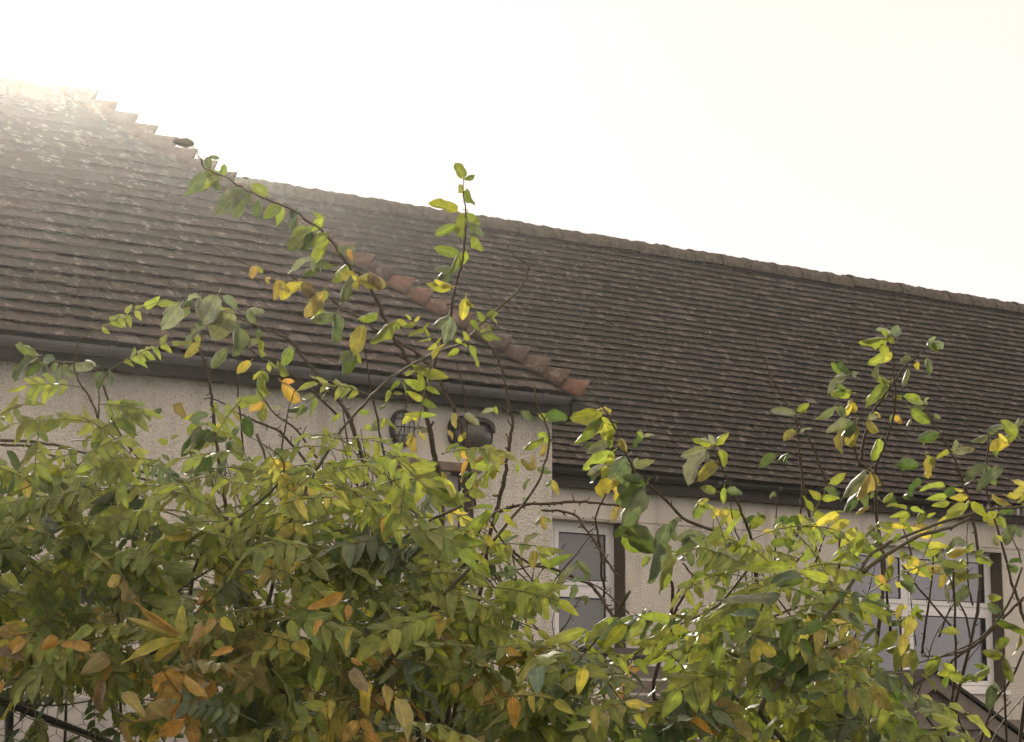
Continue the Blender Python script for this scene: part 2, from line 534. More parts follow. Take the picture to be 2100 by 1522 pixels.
def lay_tiles(roof, E, D, Nn, S, u_lo, u_hi, cols, sag):
    """E eave point; u_lo(s), u_hi(s) limits per course"""
    rnd = random.Random(3)
    jobs = []
    k = 0
    while k * GAUGE < S - 0.05:
        s = k * GAUGE
        off = (TW / 2 if k % 2 else 0) + rnd.uniform(-0.006, 0.006)
        a, b = u_lo(s), u_hi(s)
        i0 = int(math.floor((a - E.x - off) / TW))
        x = E.x + off + i0 * TW
        while x < b:
            if x > a:
                lift = sag(x, s) + rnd.uniform(0, 0.003)
                ds = rnd.gauss(0, 0.0022) + 0.004 * noise.noise((x * 1.7, s * 2.0, 1.0))
                rot = rnd.gauss(0, 0.008)
                if rnd.random() < 0.025: ds -= rnd.uniform(0.006, 0.018); rot *= 3
                P = Vector((x, E.y, E.z)) + D * (s + ds) + Nn * lift
                c = rnd.choice(cols)
                pat = 1 + 0.35 * noise.noise((x * 0.55, s * 0.8, 5.0))
                kf = rnd.uniform(0.88, 1.13) * pat
                if rnd.random() < 0.07: kf *= rnd.uniform(1.4, 2.0)
                c = tuple(q * kf for q in c)
                ux = (U + Nn * rnd.gauss(0, 0.012)).normalized()
                R = Matrix((ux, D, ux.cross(D))).transposed() @ Matrix.Rotation(rot, 3, 'Z') @ Matrix.Rotation(rnd.gauss(0, 0.012), 3, 'X')
                Pw = Vector((0, 0, 0)) + u3 * P.x + v3 * P.y + Vector((0, 0, P.z))
                X, Y, d = px(Pw)
                vis = -20 < X < 2120 and Y < 1100
                if roof is main_roof and Y < 818 and X < 1190:      # behind the wing
                    hy_ = 190 + (X - 138) * (818 - 190) / (1190 - 138)
                    if Y > hy_ - 8: vis = False
                if roof is main_roof and X < 1128 and Y >= 818: vis = False
                jobs.append((not vis, d, P, R, c, rnd.randrange(8)))
            x += TW
        k += 1
    jobs.sort(key=lambda j: (j[0], j[1]))
    rest = MB()
    for i, (hid, d, P, R, c, kind) in enumerate(jobs):
        if i < 300:
            ob = link('tile', TILE_ME[kind], None, roof)
            ob.matrix_local = Matrix.Translation(L(P)) @ R.to_4x4()
            ob.color = (c[0], c[1], c[2], 1)
        else:
            vs, fs = TILES[kind]
            rest.add([L(P) + R @ Vector(q) for q in vs], fs, c)
    ob = rest.build('tile_courses', M_TILEN, roof)
    tag(ob, kind='stuff')
    print(roof.name, 'tiles', len(jobs), 'visible', sum(1 for j in jobs if not j[0]))
def hip_u(s): return WE.x + hip.x * (s / SW) - 0.045
def wing_sag(x, s): return 0.010 * noise.noise((x * 0.5, s * 0.7, 2.0))
def main_sag(x, s): return 0.022 * noise.noise((x * 0.35, s * 0.5, 9.0)) + 0.006 * noise.noise((x * 1.6, s * 1.6, 4.0))
lay_tiles(wing_roof, WE + NW * 0.004, DW, NW, SW, lambda s: UL + 0.1, hip_u, W_COLS, wing_sag)
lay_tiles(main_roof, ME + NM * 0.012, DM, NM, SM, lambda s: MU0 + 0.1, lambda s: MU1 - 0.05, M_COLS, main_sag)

# bonnet tiles down the hip ------------------------------------------------------------
hd = hip.normalized()
endp = math.atan2(hip.z, -hip.x)
NE = Vector((sin(endp), 0, cos(endp)))
hn = (NW + NE); hn = (hn - hd * hn.dot(hd)).normalized()
hs = hd.cross(hn)                                     # sideways; points to the front slope or back
if hs.dot(NW) < 0: hs = -hs
step = GAUGE / DW.dot(hd)
def bonnet_mesh(seed):
    rnd = random.Random(seed)
    n, m_ = 8, 3
    Lb = step * 2.0
    half = radians(58)
    vs, fs = [], []
    for layer in (0, 1):
        for j in range(m_ + 1):
            tt = j / m_
            rr = 0.142 - 0.060 * tt - (0.013 if layer else 0)
            yy = tt * Lb
            for i in range(n + 1):
                a = -half + 2 * half * i / n
                q = rnd.uniform(-0.001, 0.001)
                vs.append((sin(a) * (rr + q) * 1.06, yy + (0.010 * (1 - cos(a)) if j == 0 else 0), (cos(a) - 0.50) * rr + 0.066 * (1 - tt) * (cos(a) - cos(half)) / (1 - cos(half)) + 0.016 * (1 - tt) - 0.030 * tt - 0.012))
    w_ = n + 1
    B = w_ * (m_ + 1)
    for j in range(m_):
        for i in range(n):
            a = j * w_ + i
            fs.append((a, a + 1, a + 1 + w_, a + w_))
            fs.append((B + a, B + a + w_, B + a + 1 + w_, B + a + 1))
    for i in range(n):
        fs.append((i, B + i, B + i + 1, i + 1))
    for j in range(m_):
        a = j * w_
        fs.append((a, a + w_, B + a + w_, B + a)); a += n
        fs.append((a, B + a, B + a + w_, a + w_))
    mb = MB().add(vs, fs)
    return mb.mesh('bonnet_tile', True)
BON = [bonnet_mesh(i) for i in range(4)]
def mortar_mesh():
    n = 8; half = radians(57); vs = []
    for yy, kk in ((0.062, 0.0), (step * 1.2, 0.03)):
        rr = 0.125 - kk
        vs += [(sin(-half + 2 * half * i / n) * rr, yy + random.uniform(-0.004, 0.004), (cos(-half + 2 * half * i / n) - 0.55) * rr + (0.040 if kk == 0 else 0.0) * (cos(-half + 2 * half * i / n) - cos(half)) / (1 - cos(half)) - kk) for i in range(n + 1)]
        vs += [(rr * 0.98, yy, -0.05), (-rr * 0.98, yy, -0.05)]
    k = n + 3
    fs = [tuple(range(k)), tuple(range(2 * k - 1, k - 1, -1))] + [(i, (i + 1) % k, (i + 1) % k + k, i + k) for i in range(k)]
    return MB().add(vs, fs).mesh('mortar')
MORT = mortar_mesh(); MORT.materials.append(M_MORTAR)
for b_ in BON: b_.materials.append(M_BONNET)
nb = int(hip.length / step)
for k in range(nb):
    rnd = random.Random(50 + k)
    P = L(WE) + hd * (k * step + 0.005) + NW * 0.01
    R = Matrix((hs, hd, hs.cross(hd))).transposed()
    if (R @ Vector((0, 0, 1))).dot(hn) < 0:
        R = Matrix((-hs, hd, hn)).transposed()
    R = R @ Matrix.Rotation(rnd.gauss(0, 0.03), 3, 'Z') @ Matrix.Rotation(rnd.gauss(-0.03, 0.02), 3, 'X')
    ob = link('bonnet_tile', BON[k % 4], None, wing_roof)
    ob.matrix_local = Matrix.Translation(P) @ R.to_4x4()
    f_ = rnd.uniform(0.85, 1.2)
    c = [(0.25, 0.130, 0.080), (0.20, 0.115, 0.078), (0.155, 0.105, 0.078), (0.115, 0.088, 0.072)][0 if k == 0 else (rnd.choice((0, 1, 1, 2)) if k < 9 else rnd.choice((1, 2, 2, 3, 3)))]
    ob.color = (c[0] * f_, c[1] * f_, c[2] * f_, 1)
    mo = link('mortar', MORT, None, wing_roof)
    mo.matrix_local = ob.matrix_local.copy()

# ridge tiles -----------------------------------------------------------------------
def ridge_tile_mesh(seed):
    n, m_ = 10, 9
    Lr, vs, fs = 0.45, [], []
    for j in range(m_ + 1):
        x = Lr * j / m_
        lump = 0.009 if j in (0, 1) else 0.0
        for i in range(n + 1):
            a = -radians(98) + 2 * radians(98) * i / n
            rr = 0.150 + lump + 0.020 * noise.noise((x * 9, a * 2.2, seed * 3.1)) + 0.010 * noise.noise((x * 30, a * 7, seed * 1.7))
            vs.append((x, sin(a) * rr * 1.05, cos(a) * rr))
    w_ = n + 1
    for j in range(m_):
        for i in range(n):
            a = j * w_ + i
            fs.append((a, a + w_, a + w_ + 1, a + 1))
    fs.append(tuple(range(n, -1, -1))); fs.append(tuple(m_ * w_ + i for i in range(n + 1)))
    return MB().add(vs, fs).mesh('ridge_tile', True)
RID = [ridge_tile_mesh(i) for i in range(7)]
for q in RID: q.materials.append(M_RIDGE)
def ridge(roof, P0, u0, u1):
    x = u0; k = 0
    while x < u1:
        ob = link('ridge_tile', RID[(k * 3) % 7], None, roof)
        ob.location = L(Vector((x, P0.y, P0.z - 0.02 + 0.010 * noise.noise((x * 0.8, 0, 0)))))
        ob.rotation_euler = (random.gauss(0, 0.03), random.gauss(0, 0.008), random.gauss(0, 0.008))
        x += 0.452; k += 1
ridge(main_roof, ME + DM * SM, MU0, MU1)
ridge(wing_roof, APEX - Vector((0, 0, 0.11)), UL, APEX.x - 0.3)

# gutters, fascias ----------------------------------------------------------------------
def gutter(name, mat, v, z, u0, u1, rad):
    n = 8
    prof = [(v - rad + rad * cos(pi + pi * i / n) - o.y, z + rad * sin(pi + pi * i / n) - o.z) for i in range(n + 1)]
    inner = [(v - rad + (rad - 0.006) * cos(pi + pi * i / n) - o.y, z + (rad - 0.006) * sin(pi + pi * i / n) + 0.001 - o.z) for i in range(n, -1, -1)]
    return MB().prism(prof + inner, u0 - o.x, u1 - o.x, 'x').build(name, mat, house)
GR = 0.062
wg_u1 = on_v(1158, 830, WE.y).x
gut = gutter('wing_gutter', M_GUTTER, WE.y + 0.055, WE.z - 0.005, UL + 0.05, wg_u1, GR)
mb = MB(); rz_ = GR + 0.008                                      # union clips and stop end
n = 8
for uu in [wg_u1 - 0.22 - 0.85 * q for q in range(9)]:
    pr = [(WE.y + 0.055 - GR + rz_ * cos(pi + pi * i / n) - o.y, WE.z + rz_ * sin(pi + pi * i / n) - o.z) for i in range(n + 1)]
    MB().prism(pr, uu - 0.02 - o.x, uu + 0.02 - o.x, 'x').build('gutter_clip', M_GUTTER, gut)
pr = [(WE.y + 0.055 - GR + (GR + 0.003) * cos(pi + pi * i / n) - o.y, WE.z - 0.004 + (GR + 0.003) * sin(pi + pi * i / n) - o.z) for i in range(n + 1)]
MB().prism(pr, wg_u1 + 0.001 - o.x, wg_u1 + 0.012 - o.x, 'x').build('stop_end', M_GUTTER, gut)
MB().box(UL - o.x, WE.x - 0.02 - o.x, WE.y + 0.06 - o.y, WE.y + 0.085 - o.y, WE.z - 0.125 - o.z, WE.z + 0.012 - o.z).build('wing_fascia', M_FASCIA, house)
MB().prism([(WE.x - 0.045 - o.x, WE.z - 0.01 - o.z), (WE.x + 0.15 - o.x, WE.z - 0.045 - o.z), (WE.x + 0.155 - o.x, WE.z - 0.075 - o.z), (WE.x + 0.10 - o.x, WE.z - 0.135 - o.z), (WE.x - 0.045 - o.x, WE.z - 0.155 - o.z)], WE.y + 0.04 - o.y, MV - o.y, 'y').build('side_gutter', M_BLACK, house)
MB().box(UL - o.x, WE.x - 0.046 - o.x, WE.y + 0.086 - o.y, WV - 0.001 - o.y, WE.z - 0.120 - o.z, WE.z - 0.105 - o.z).build('wing_soffit', M_FASCIA, house)
g2 = gutter('main_gutter', M_BLACK, ME.y + 0.055, ME.z - 0.012, MU0, on_v(1985, 1030, ME.y).x, 0.06)
MB().box(MU0 - o.x, MU1 - o.x, ME.y + 0.06 - o.y, ME.y + 0.085 - o.y, ME.z - 0.19 - o.z, ME.z - 0.005 - o.z).build('main_fascia', M_FASCIA, house)
MB().box(MU0 - o.x, MU1 - o.x, ME.y + 0.086 - o.y, MV - 0.013 - o.y, ME.z - 0.185 - o.z, ME.z - 0.17 - o.z).build('main_soffit', M_FASCIA, house)
for q in range(24):
    uu = on_v(1160, 970, ME.y).x - 1.5 + 0.9 * q
    if uu > on_v(1975, 1030, ME.y).x: break
    pr = [(ME.y + 0.055 - 0.06 + 0.067 * cos(pi + pi * i / 8) - o.y, ME.z - 0.012 + 0.067 * sin(pi + pi * i / 8) - o.z) for i in range(9)]
    MB().prism(pr, uu - 0.018 - o.x, uu + 0.018 - o.x, 'x').build('gutter_clip', M_GUTTER, g2)
uu = on_v(1995, 1030, ME.y).x                                     # bare rafter feet past the gutter's end
while uu < MU1 - 0.2:
    MB().box(uu - o.x, uu + 0.05 - o.x, ME.y + 0.0 - o.y, ME.y + 0.058 - o.y, ME.z - 0.10 - o.z, ME.z + 0.0 - o.z).build('eaves_comb', M_STONE, main_roof)
    uu += 0.13

# door opening -------------------------------------------------------------------------
def reveal(name, H, v, mat, depth=0.3):
    a, b, c, d = H[0] - o.x, H[1] - o.x, H[2] - o.z, H[3] - o.z
    for p0, p1 in ((b - 0.012, b - 0.001), (a + 0.001, a + 0.012)):
        MB().box(p0, p1, v + 0.004 - o.y, v + depth - 0.003 - o.y, c + 0.002, d - 0.002).build(name, mat, house)
reveal('door_reveal', DOOR, WV, M_REVEAL)
lz = DOOR[3]
MB().box(DOOR[0] - 0.06 - o.x, DOOR[1] + 0.05 - o.x, WV - 0.035 - o.y, WV + 0.05 - o.y, lz - 0.05 - o.z, lz + 0.01 - o.z).build('door_lintel', M_TIMBERB, house)
a, b = DOOR[0] - o.x, DOOR[1] - o.x
dv = WV + 0.21 - o.y
door = MB().box(a + 0.07, b - 0.07, dv, dv + 0.045, 0, lz - 0.13 - o.z).build('door', M_DOOR, house)
fr_ = MB()
fr_.box(a + 0.013, a + 0.068, dv - 0.02, dv + 0.06, 0, lz - 0.055 - o.z)
fr_.box(b - 0.068, b - 0.013, dv - 0.02, dv + 0.06, 0, lz - 0.055 - o.z)
fr_.box(a + 0.0685, b - 0.0685, dv - 0.02, dv + 0.06, lz - 0.128 - o.z, lz - 0.056 - o.z)
fr_.build('door_frame', M_PVC, door)
for zz in (0.25, 1.15):
    MB().box(a + 0.17, b - 0.17, dv - 0.012, dv - 0.0005, zz, zz + 0.7).build('door_panel', M_DOOR, door)
MB().tube([(b - 0.13, dv - 0.04, 1.0), (b - 0.2, dv - 0.045, 1.0), (b - 0.25, dv - 0.04, 1.0)], 0.011, 6).build('handle', M_LEAD, door)

# windows -------------------------------------------------------------------------------
def window(H, cells, mullions, transoms, curtain, frost):
    """white frame with outer frame, sashes, panes; cells are fractions of the opening"""
    reveal('window_reveal', H, MV, M_REVEAL)
    a, b, c, d = H[0] + 0.014 - o.x, H[1] - 0.014 - o.x, H[2] - o.z, H[3] - 0.003 - o.z
    y0, y1 = MV + 0.19 - o.y, MV + 0.26 - o.y
    fw = 0.062
    mb = MB()
    mb.box(a, a + fw, y0, y1, c, d); mb.box(b - fw, b, y0, y1, c, d)
    mb.box(a + fw + 0.0005, b - fw - 0.0005, y0, y1, d - fw, d - 0.0005); mb.box(a + fw + 0.0005, b - fw - 0.0005, y0, y1, c + 0.0005, c + fw)
    W_, Hh = b - a, d - c
    xs_ = [a + fw] + [a + W_ * q for q in mullions] + [b - fw]
    zs_ = [c + fw] + [c + Hh * q for q in transoms] + [d - fw]
    for q in mullions: mb.box(a + W_ * q - 0.035, a + W_ * q + 0.035, y0 + 0.001, y1 - 0.001, c + fw, d - fw)
    for q in transoms: mb.box(a + fw, b - fw, y0 + 0.002, y1 - 0.002, c + Hh * q - 0.035, c + Hh * q + 0.035)
    win = mb.build('window', M_PVC, house)
    for i in range(len(xs_) - 1):
        for j in range(len(zs_) - 1):
            x0 = xs_[i] + (0.037 if i else 0.002); x1 = xs_[i + 1] - (0.037 if i < len(xs_) - 2 else 0.002)
            z0 = zs_[j] + (0.037 if j else 0.002); z1 = zs_[j + 1] - (0.037 if j < len(zs_) - 2 else 0.002)
            sw_ = 0.055
            s = MB(); ya, yb = y0 - 0.012, y1 - 0.02
            s.box(x0, x0 + sw_, ya, yb, z0, z1); s.box(x1 - sw_, x1, ya, yb, z0, z1)
            s.box(x0 + sw_ + 0.0004, x1 - sw_ - 0.0004, ya, yb, z1 - sw_, z1 - 0.0004); s.box(x0 + sw_ + 0.0004, x1 - sw_ - 0.0004, ya, yb, z0 + 0.0004, z0 + sw_)
            s.build('sash', M_PVC, win)
            g = MB()
            for (p0, p1, q0, q1) in ((x0 + sw_ + .001, x0 + sw_ + .012, z0 + sw_ + .001, z1 - sw_ - .001), (x1 - sw_ - .012, x1 - sw_ - .001, z0 + sw_ + .001, z1 - sw_ - .001),
                                     (x0 + sw_ + .013, x1 - sw_ - .013, z1 - sw_ - .012, z1 - sw_ - .001), (x0 + sw_ + .013, x1 - sw_ - .013, z0 + sw_ + .001, z0 + sw_ + .012)):
                g.box(p0, p1, ya + 0.012, yb - 0.015, q0, q1)
            g.build('gasket', M_GASKET, win)
            MB().box(x0 + sw_ + .0125, x1 - sw_ - .0125, ya + 0.022, ya + 0.028, z0 + sw_ + .0125, z1 - sw_ - .0125).build('pane', M_FROST if frost else M_GLASS, win)
    MB().box(a - 0.03, b + 0.03, MV - 0.05 - o.y, y1, c - 0.05, c - 0.002).build('sill', M_PVC, win)
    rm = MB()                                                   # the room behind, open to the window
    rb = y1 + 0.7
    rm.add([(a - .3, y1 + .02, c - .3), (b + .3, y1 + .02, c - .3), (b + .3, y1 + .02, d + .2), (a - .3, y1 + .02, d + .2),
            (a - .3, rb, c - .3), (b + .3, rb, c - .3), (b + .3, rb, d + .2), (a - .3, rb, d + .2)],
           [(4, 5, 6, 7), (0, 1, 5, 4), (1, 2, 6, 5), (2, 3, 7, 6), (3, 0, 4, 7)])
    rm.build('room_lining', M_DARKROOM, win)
    if curtain:
        cv, cf = [], []
        nn = 60
        for i in range(nn + 1):
            x = a + 0.08 + (W_ - 0.16) * i / nn
            yy = y1 + 0.045 + 0.018 * sin(i * 1.3) + 0.01 * sin(i * 0.47)
            cv += [(x, yy, c + 0.02), (x, yy, c + Hh * curtain)]
        for i in range(nn): cf.append((2 * i, 2 * i + 2, 2 * i + 3, 2 * i + 1))
        MB().add(cv, cf).build('net_curtain', M_CURTAIN, win, True)
    return win
window(WIN1, None, [0.45], [0.56], 0.0, True)
window(WIN2, None, [0.42], [0.58], 0.97, False)

# ------------------------------------------------------------------ wall lamps (hang on the house: things of their own)
def uvw(u, v, z): return u3 * u + v3 * v + Vector((0, 0, z))
def ring(rx, rz_, y, n=18): return [(rx * cos(2 * pi * i / n), y, rz_ * sin(2 * pi * i / n)) for i in range(n + 1)]
def se(q, pw): return math.copysign(abs(q) ** pw, q)
def dome(rx, rz_, dep, y0, rib=0.0, n=24, m_=6, pw=1.0):
    vs, fs = [], []
    for j in range(m_ + 1):
        a = (pi / 2) * j / m_
        for i in range(n):
            th = 2 * pi * i / n
            k = cos(a) * (1 + rib * (i % 2))
            vs.append((rx * k * se(cos(th), pw), y0 - dep * sin(a), rz_ * k * se(sin(th), pw)))
    for j in range(m_):
        for i in range(n):
            fs.append((j * n + i, j * n + (i + 1) % n, (j + 1) * n + (i + 1) % n, (j + 1) * n + i))
    return MB().add(vs, fs)
def oval_plate(rx, rz_, y0, y1, n=24, pw=1.0):
    return MB().prism([(rx * se(cos(2 * pi * i / n), pw), rz_ * se(sin(2 * pi * i / n), pw)) for i in range(n)], y0, y1, 'y')
q = on_v(820, 880, WV)
lamp = empty('wall_lamp', uvw(q.x, WV - 0.009, q.z), RZ)
tag(lamp, 'upright oval caged bulkhead light, left of the hooded one above the doorway', 'wall lamp', 'bulkhead lights over the doorway')
oval_plate(0.095, 0.135, -0.035, 0.0).build('base', M_LAMPBODY, lamp)
dome(0.078, 0.115, 0.075, -0.036).build('glass', M_LAMPGLASS, lamp, True)
cg = MB()
for xx in (-0.04, 0.0, 0.04):
    k = math.sqrt(max(0, 1 - (xx / 0.095) ** 2))
    cg.tube([(xx * (1.0), -0.03 - 0.092 * sin(pi * i / 8) ** 0.6 * (1 if 0 < i < 8 else 0), 0.128 * k * cos(pi * i / 8)) for i in range(9)], 0.0042, 5)
for zz in (-0.06, 0.0, 0.06):
    k = math.sqrt(max(0, 1 - (zz / 0.135) ** 2))
    cg.tube([(0.092 * k * cos(pi * i / 8), -0.03 - 0.094 * sin(pi * i / 8) ** 0.6 * (1 if 0 < i < 8 else 0), zz) for i in range(9)], 0.0042, 5)
cg.tube(ring(0.088, 0.128, -0.042), 0.008, 5)
cg.build('cage', M_LAMPBODY, lamp, True)
q = on_v(960, 889, WV)
lamp = empty('wall_lamp', uvw(q.x, WV - 0.009, q.z), RZ)
tag(lamp, 'wide oval bulkhead light with ribbed glass and eyelid hood near the gutter end', 'wall lamp', 'bulkhead lights over the doorway')
oval_plate(0.185, 0.118, -0.04, 0.0, 32, 0.62).build('base', M_LAMPBODY, lamp)
dome(0.160, 0.098, 0.07, -0.041, 0.04, 48, 6, 0.62).build('glass', M_RIBGLASS, lamp, True)
hv, hf = [], []
for j in range(5):
    a = (pi / 2) * j / 4
    for i in range(13):
        th = pi * i / 12
        kk = cos(a * 0.55)
        hv.append((0.182 * kk * se(cos(th), 0.62), -0.041 - 0.085 * sin(a), 0.112 * kk * se(sin(th), 0.62) * (1 - 0.12 * j / 4) + 0.008))
for j in range(4):
    for i in range(12): hf.append((j * 13 + i, j * 13 + i + 1, (j + 1) * 13 + i + 1, (j + 1) * 13 + i))
hd_ = MB().add([p for p in hv], hf).build('hood', M_LAMPBODY, lamp, True)
sm = hd_.modifiers.new('thick', 'SOLIDIFY'); sm.thickness = 0.006
MB().tube([(0.172 * se(cos(2 * pi * i / 28), 0.62), -0.044, 0.108 * se(sin(2 * pi * i / 28), 0.62)) for i in range(29)], 0.009, 5).build('rim', M_LAMPBODY, lamp, True)

# ------------------------------------------------------------------ garden structures glimpsed through the leaves
def shed():
    """small boarded outhouse whose gable shows at the lower right"""
    P = pt(1905, 1395, 19.0)
    s = empty('garden_shed', Vector((P.x, P.y, ground_z(P.y))), RZ - 0.25)
    tag(s, 'weathered grey timber shed gable under the far window, bottom corner of the view', 'shed')
    H_ = P.z - s.location.z
    hw = 1.1
    pitch = tan(radians(33))
    n = 16
    for i in range(n):
        x0, x1 = -hw + 2 * hw * i / n + 0.003, -hw + 2 * hw * (i + 1) / n - 0.003
        h0, h1 = H_ - abs(x0) * pitch - 0.03, H_ - abs(x1) * pitch - 0.03
        dz = random.uniform(-0.004, 0.004)
        MB().prism([(x0, 0.0), (x1, 0.0), (x1, h1), (x0, h0)], dz, 0.02 + dz, 'y').build('plank', M_OLDWOOD, s)
    MB().box(-hw, hw, -0.03, -0.006, H_ - 0.42, H_ - 0.335).build('rail', M_OLDWOOD, s)
    for sg in (-1, 1):
        e = hw + 0.18
        pr = [(0.0, H_ + 0.06), (sg * e, H_ + 0.06 - e * pitch), (sg * e, H_ - 0.07 - e * pitch), (0.0, H_ - 0.07)]
        MB().prism(pr, -0.09, -0.055, 'y').build('bargeboard', M_OLDWOOD, s)
        pr = [(0.0, H_ + 0.10), (sg * (e + .03), H_ + 0.10 - e * pitch), (sg * (e + .03), H_ + 0.07 - e * pitch), (0.0, H_ + 0.065)]
        MB().prism(pr, -0.12, 1.6, 'y').build('roof_sheet', M_FASCIA, s)
    MB().box(-hw, -hw + 0.02, 0.021, 1.55, 0, H_ - hw * pitch - 0.05).build('side_panel', M_OLDWOOD, s)
    MB().box(hw - 0.02, hw, 0.021, 1.55, 0, H_ - hw * pitch - 0.05).build('side_panel', M_OLDWOOD, s)
shed()
def log_store():
    P = pt(1410, 1347, 20.0)
    s = empty('log_store', Vector((P.x, P.y, ground_z(P.y))), RZ)
    tag(s, 'low wooden store with dark sloping lid against the wall, beneath the small window', 'store')
    H_ = P.z - s.location.z
    MB().prism([(-0.05, H_ - 0.05), (0.7, H_ + 0.06), (0.7, H_ + 0.10), (-0.05, H_ - 0.01)], -0.75, 0.75, 'x').build('lid', M_FASCIA, s)
    k = 0; z = 0.02
    while z < H_ - 0.12:
        MB().box(-0.68, 0.68, random.uniform(-.003, .003), 0.022, z, z + 0.11).build('slat', M_OLDWOOD, s); z += 0.13
    for xx in (-0.7, 0.655):
        for yy in (0.023, 0.6): MB().box(xx, xx + 0.045, yy, yy + 0.045, 0, H_ - 0.05).build('post', M_OLDWOOD, s)
log_store()
# pale wall, bar and netting behind the wisteria
P = pt(170, 1428, 9.5)
gw = empty('garden_wall', Vector((P.x, P.y, ground_z(P.y) - 0.05)), 0.12)
tag(gw, 'low pale stone garden wall behind the wire netting', 'wall')
hh = P.z - gw.location.z
k = 0; z = 0.0
while z < hh - 0.02:
    h_ = min(random.uniform(0.16, 0.22), hh - z)
    if hh - z - h_ < 0.06: h_ = hh - z
    x = -1.6 - random.uniform(0, 0.2)
    while x < 1.5:
        l_ = random.uniform(0.28, 0.5)
        j = random.uniform(-0.012, 0.012)
        MB().box(x + 0.006, x + l_ - 0.006, j, 0.28, z + 0.006, z + h_ - 0.006).build('stone', M_STONE, gw)
        x += l_
    z += h_
MB().box(-1.75, 1.9, 0.03, 0.26, 0, hh - 0.03).build('mortar_core', M_MORTAR, gw)
bar = empty('support_bar', pt(110, 1478, 6.1))
tag(bar, 'dark slanting metal bar in front of the pale wall, bottom left corner', 'bar')
A, B = pt(-140, 1382, 6.1) - bar.location, pt(420, 1600, 6.3) - bar.location
MB().tube([A, (A + B) / 2, B], 0.011, 8).build('pole', M_BLACK, bar)
Cc = A.lerp(B, 0.28); MB().tube([Cc, Cc + Vector((0, 0.02, -2.0))], 0.012, 8).build('post', M_BLACK, bar)
Cc = A.lerp(B, 0.95); MB().tube([Cc, Cc + Vector((0, 0.02, -1.7))], 0.012, 8).build('post', M_BLACK, bar)
net = empty('wire_netting', pt(150, 1500, 5.95))
tag(net, 'sagging hexagonal wire netting below the orange leaves', 'netting')
nm = MB()
hx = 0.026
for j in range(-4, 11):
    for i in range(-9, 12):
        cx_ = (i + 0.5 * (j % 2)) * hx * math.sqrt(3); cz_ = j * hx * 1.5
        def W(dx, dz):
            X_, Z_ = cx_ + dx, cz_ + dz
            return (X_ + 0.006 * noise.noise((X_ * 20, Z_ * 20, 0)), 0.03 * sin(X_ * 6) + 0.012 * noise.noise((X_ * 9, Z_ * 9, 3)), Z_ - 0.05 * sin((X_ + 0.3) * 3) + 0.006 * noise.noise((X_ * 20, Z_ * 20, 7)))
        c_ = [W(hx * sin(k * pi / 3), hx * cos(k * pi / 3)) for k in range(6)]
        for a_, b_ in ((0, 1), (1, 2), (2, 3)):
            nm.tube([c_[a_], c_[b_]], 0.0009, 3, cap=False)
nm.build('mesh_panel', M_WIRE, net)

#@@PLANTS@@
# ------------------------------------------------------------------ leaves
def leaf_shape(kind, seed, nseg, nac):
    """unit leaf: stalk at the origin, blade along +y to y=1, width +-0.5 along x (scaled on placing)"""
    rnd = random.Random(seed * 13 + 5)
    vs, fs, uv = [], [], []
    arch = {'apple': (0.15, 0.40, -0.10, 0.62, 0.28, 0.5, 0.1, 0.75)[seed], 'leaflet': rnd.choice((0.06, 0.16, 0.28, -0.05))}[kind]
    fold = {'apple': rnd.uniform(0.1, 0.75), 'leaflet': rnd.uniform(0.1, 0.5)}[kind]
    twist = rnd.uniform(-0.5, 0.5)
    curl = rnd.choice((0.0, 0.5, 1.1, 1.4)) if kind == 'apple' else rnd.choice((0.0, 0.0, 0.5, 0.8))
    ph = rnd.uniform(0, 6)
    for j in range(nseg + 1):
        t = (j / nseg) ** (1.15 if kind == 'apple' else 1.1)
        t = t if nseg < 6 else 0.5 - 0.5 * cos(pi * t) * 0.45 - 0.5 * (1 - 2 * t) * 0.55
        if kind == 'apple':
            wd = (sin(pi * min(1, t ** 0.85)) ** 0.52) * (1 - 0.15 * t) if 0 < t < 1 else 0.0
            if 0 < t < 1: wd *= 1 + 0.06 * (1 if j % 2 else -1) * (0.5 + rnd.random() * 0.6)
        else:
            wd = (sin(pi * min(1, t ** 0.70)) ** 0.66) * (1 - 0.28 * t) if 0 < t < 1 else 0.0
            wd *= 1 + rnd.uniform(-0.06, 0.06)
        for i in range(nac + 1):
            s = 2 * i / nac - 1
            x = s * 0.5 * wd
            z = -arch * t * t * 0.9 + fold * abs(s) * wd * 0.32 + 0.06 * sin(t * 9 + ph + s * 2) * abs(s) * (1.3 if kind == 'apple' else 0.8)
            z += twist * x * t * 0.6 - (curl * s * s * wd * 0.30)
            vs.append((x, t, z)); uv.append((0.5 + 0.5 * s, t))
    w_ = nac + 1
    for j in range(nseg):
        for i in range(nac):
            a = j * w_ + i
            if j == 0: fs.append((i, a + w_ + 1, a + w_)) if False else fs.append((a, a + 1, a + w_ + 1, a + w_))
            else: fs.append((a, a + 1, a + w_ + 1, a + w_))
    b = len(vs)                                                # stalk
    sl = 0.22 if kind == 'apple' else 0.05
    vs += [(-0.018, -sl, -0.03), (0.018, -sl, -0.03), (0.014, 0.02, 0.0), (-0.014, 0.02, 0.0)]
    uv += [(0.5, 0)] * 4
    fs.append((b, b + 1, b + 2, b + 3))
    return vs, fs, uv
HI = {k: [leaf_shape(k, i, 7 if k == 'apple' else 6, 4) for i in range(8)] for k in ('apple', 'leaflet')}
LO = {k: [leaf_shape(k, i, 6, 2) for i in range(8)] for k in ('apple', 'leaflet')}
LEAF_ME = {}
for k in HI:
    LEAF_ME[k] = []
    for vs, fs, uv in HI[k]:
        me = MB().add(vs, fs, None, uv).mesh('leaf', True); me.materials.append(M_LEAF1); LEAF_ME[k].append(me)

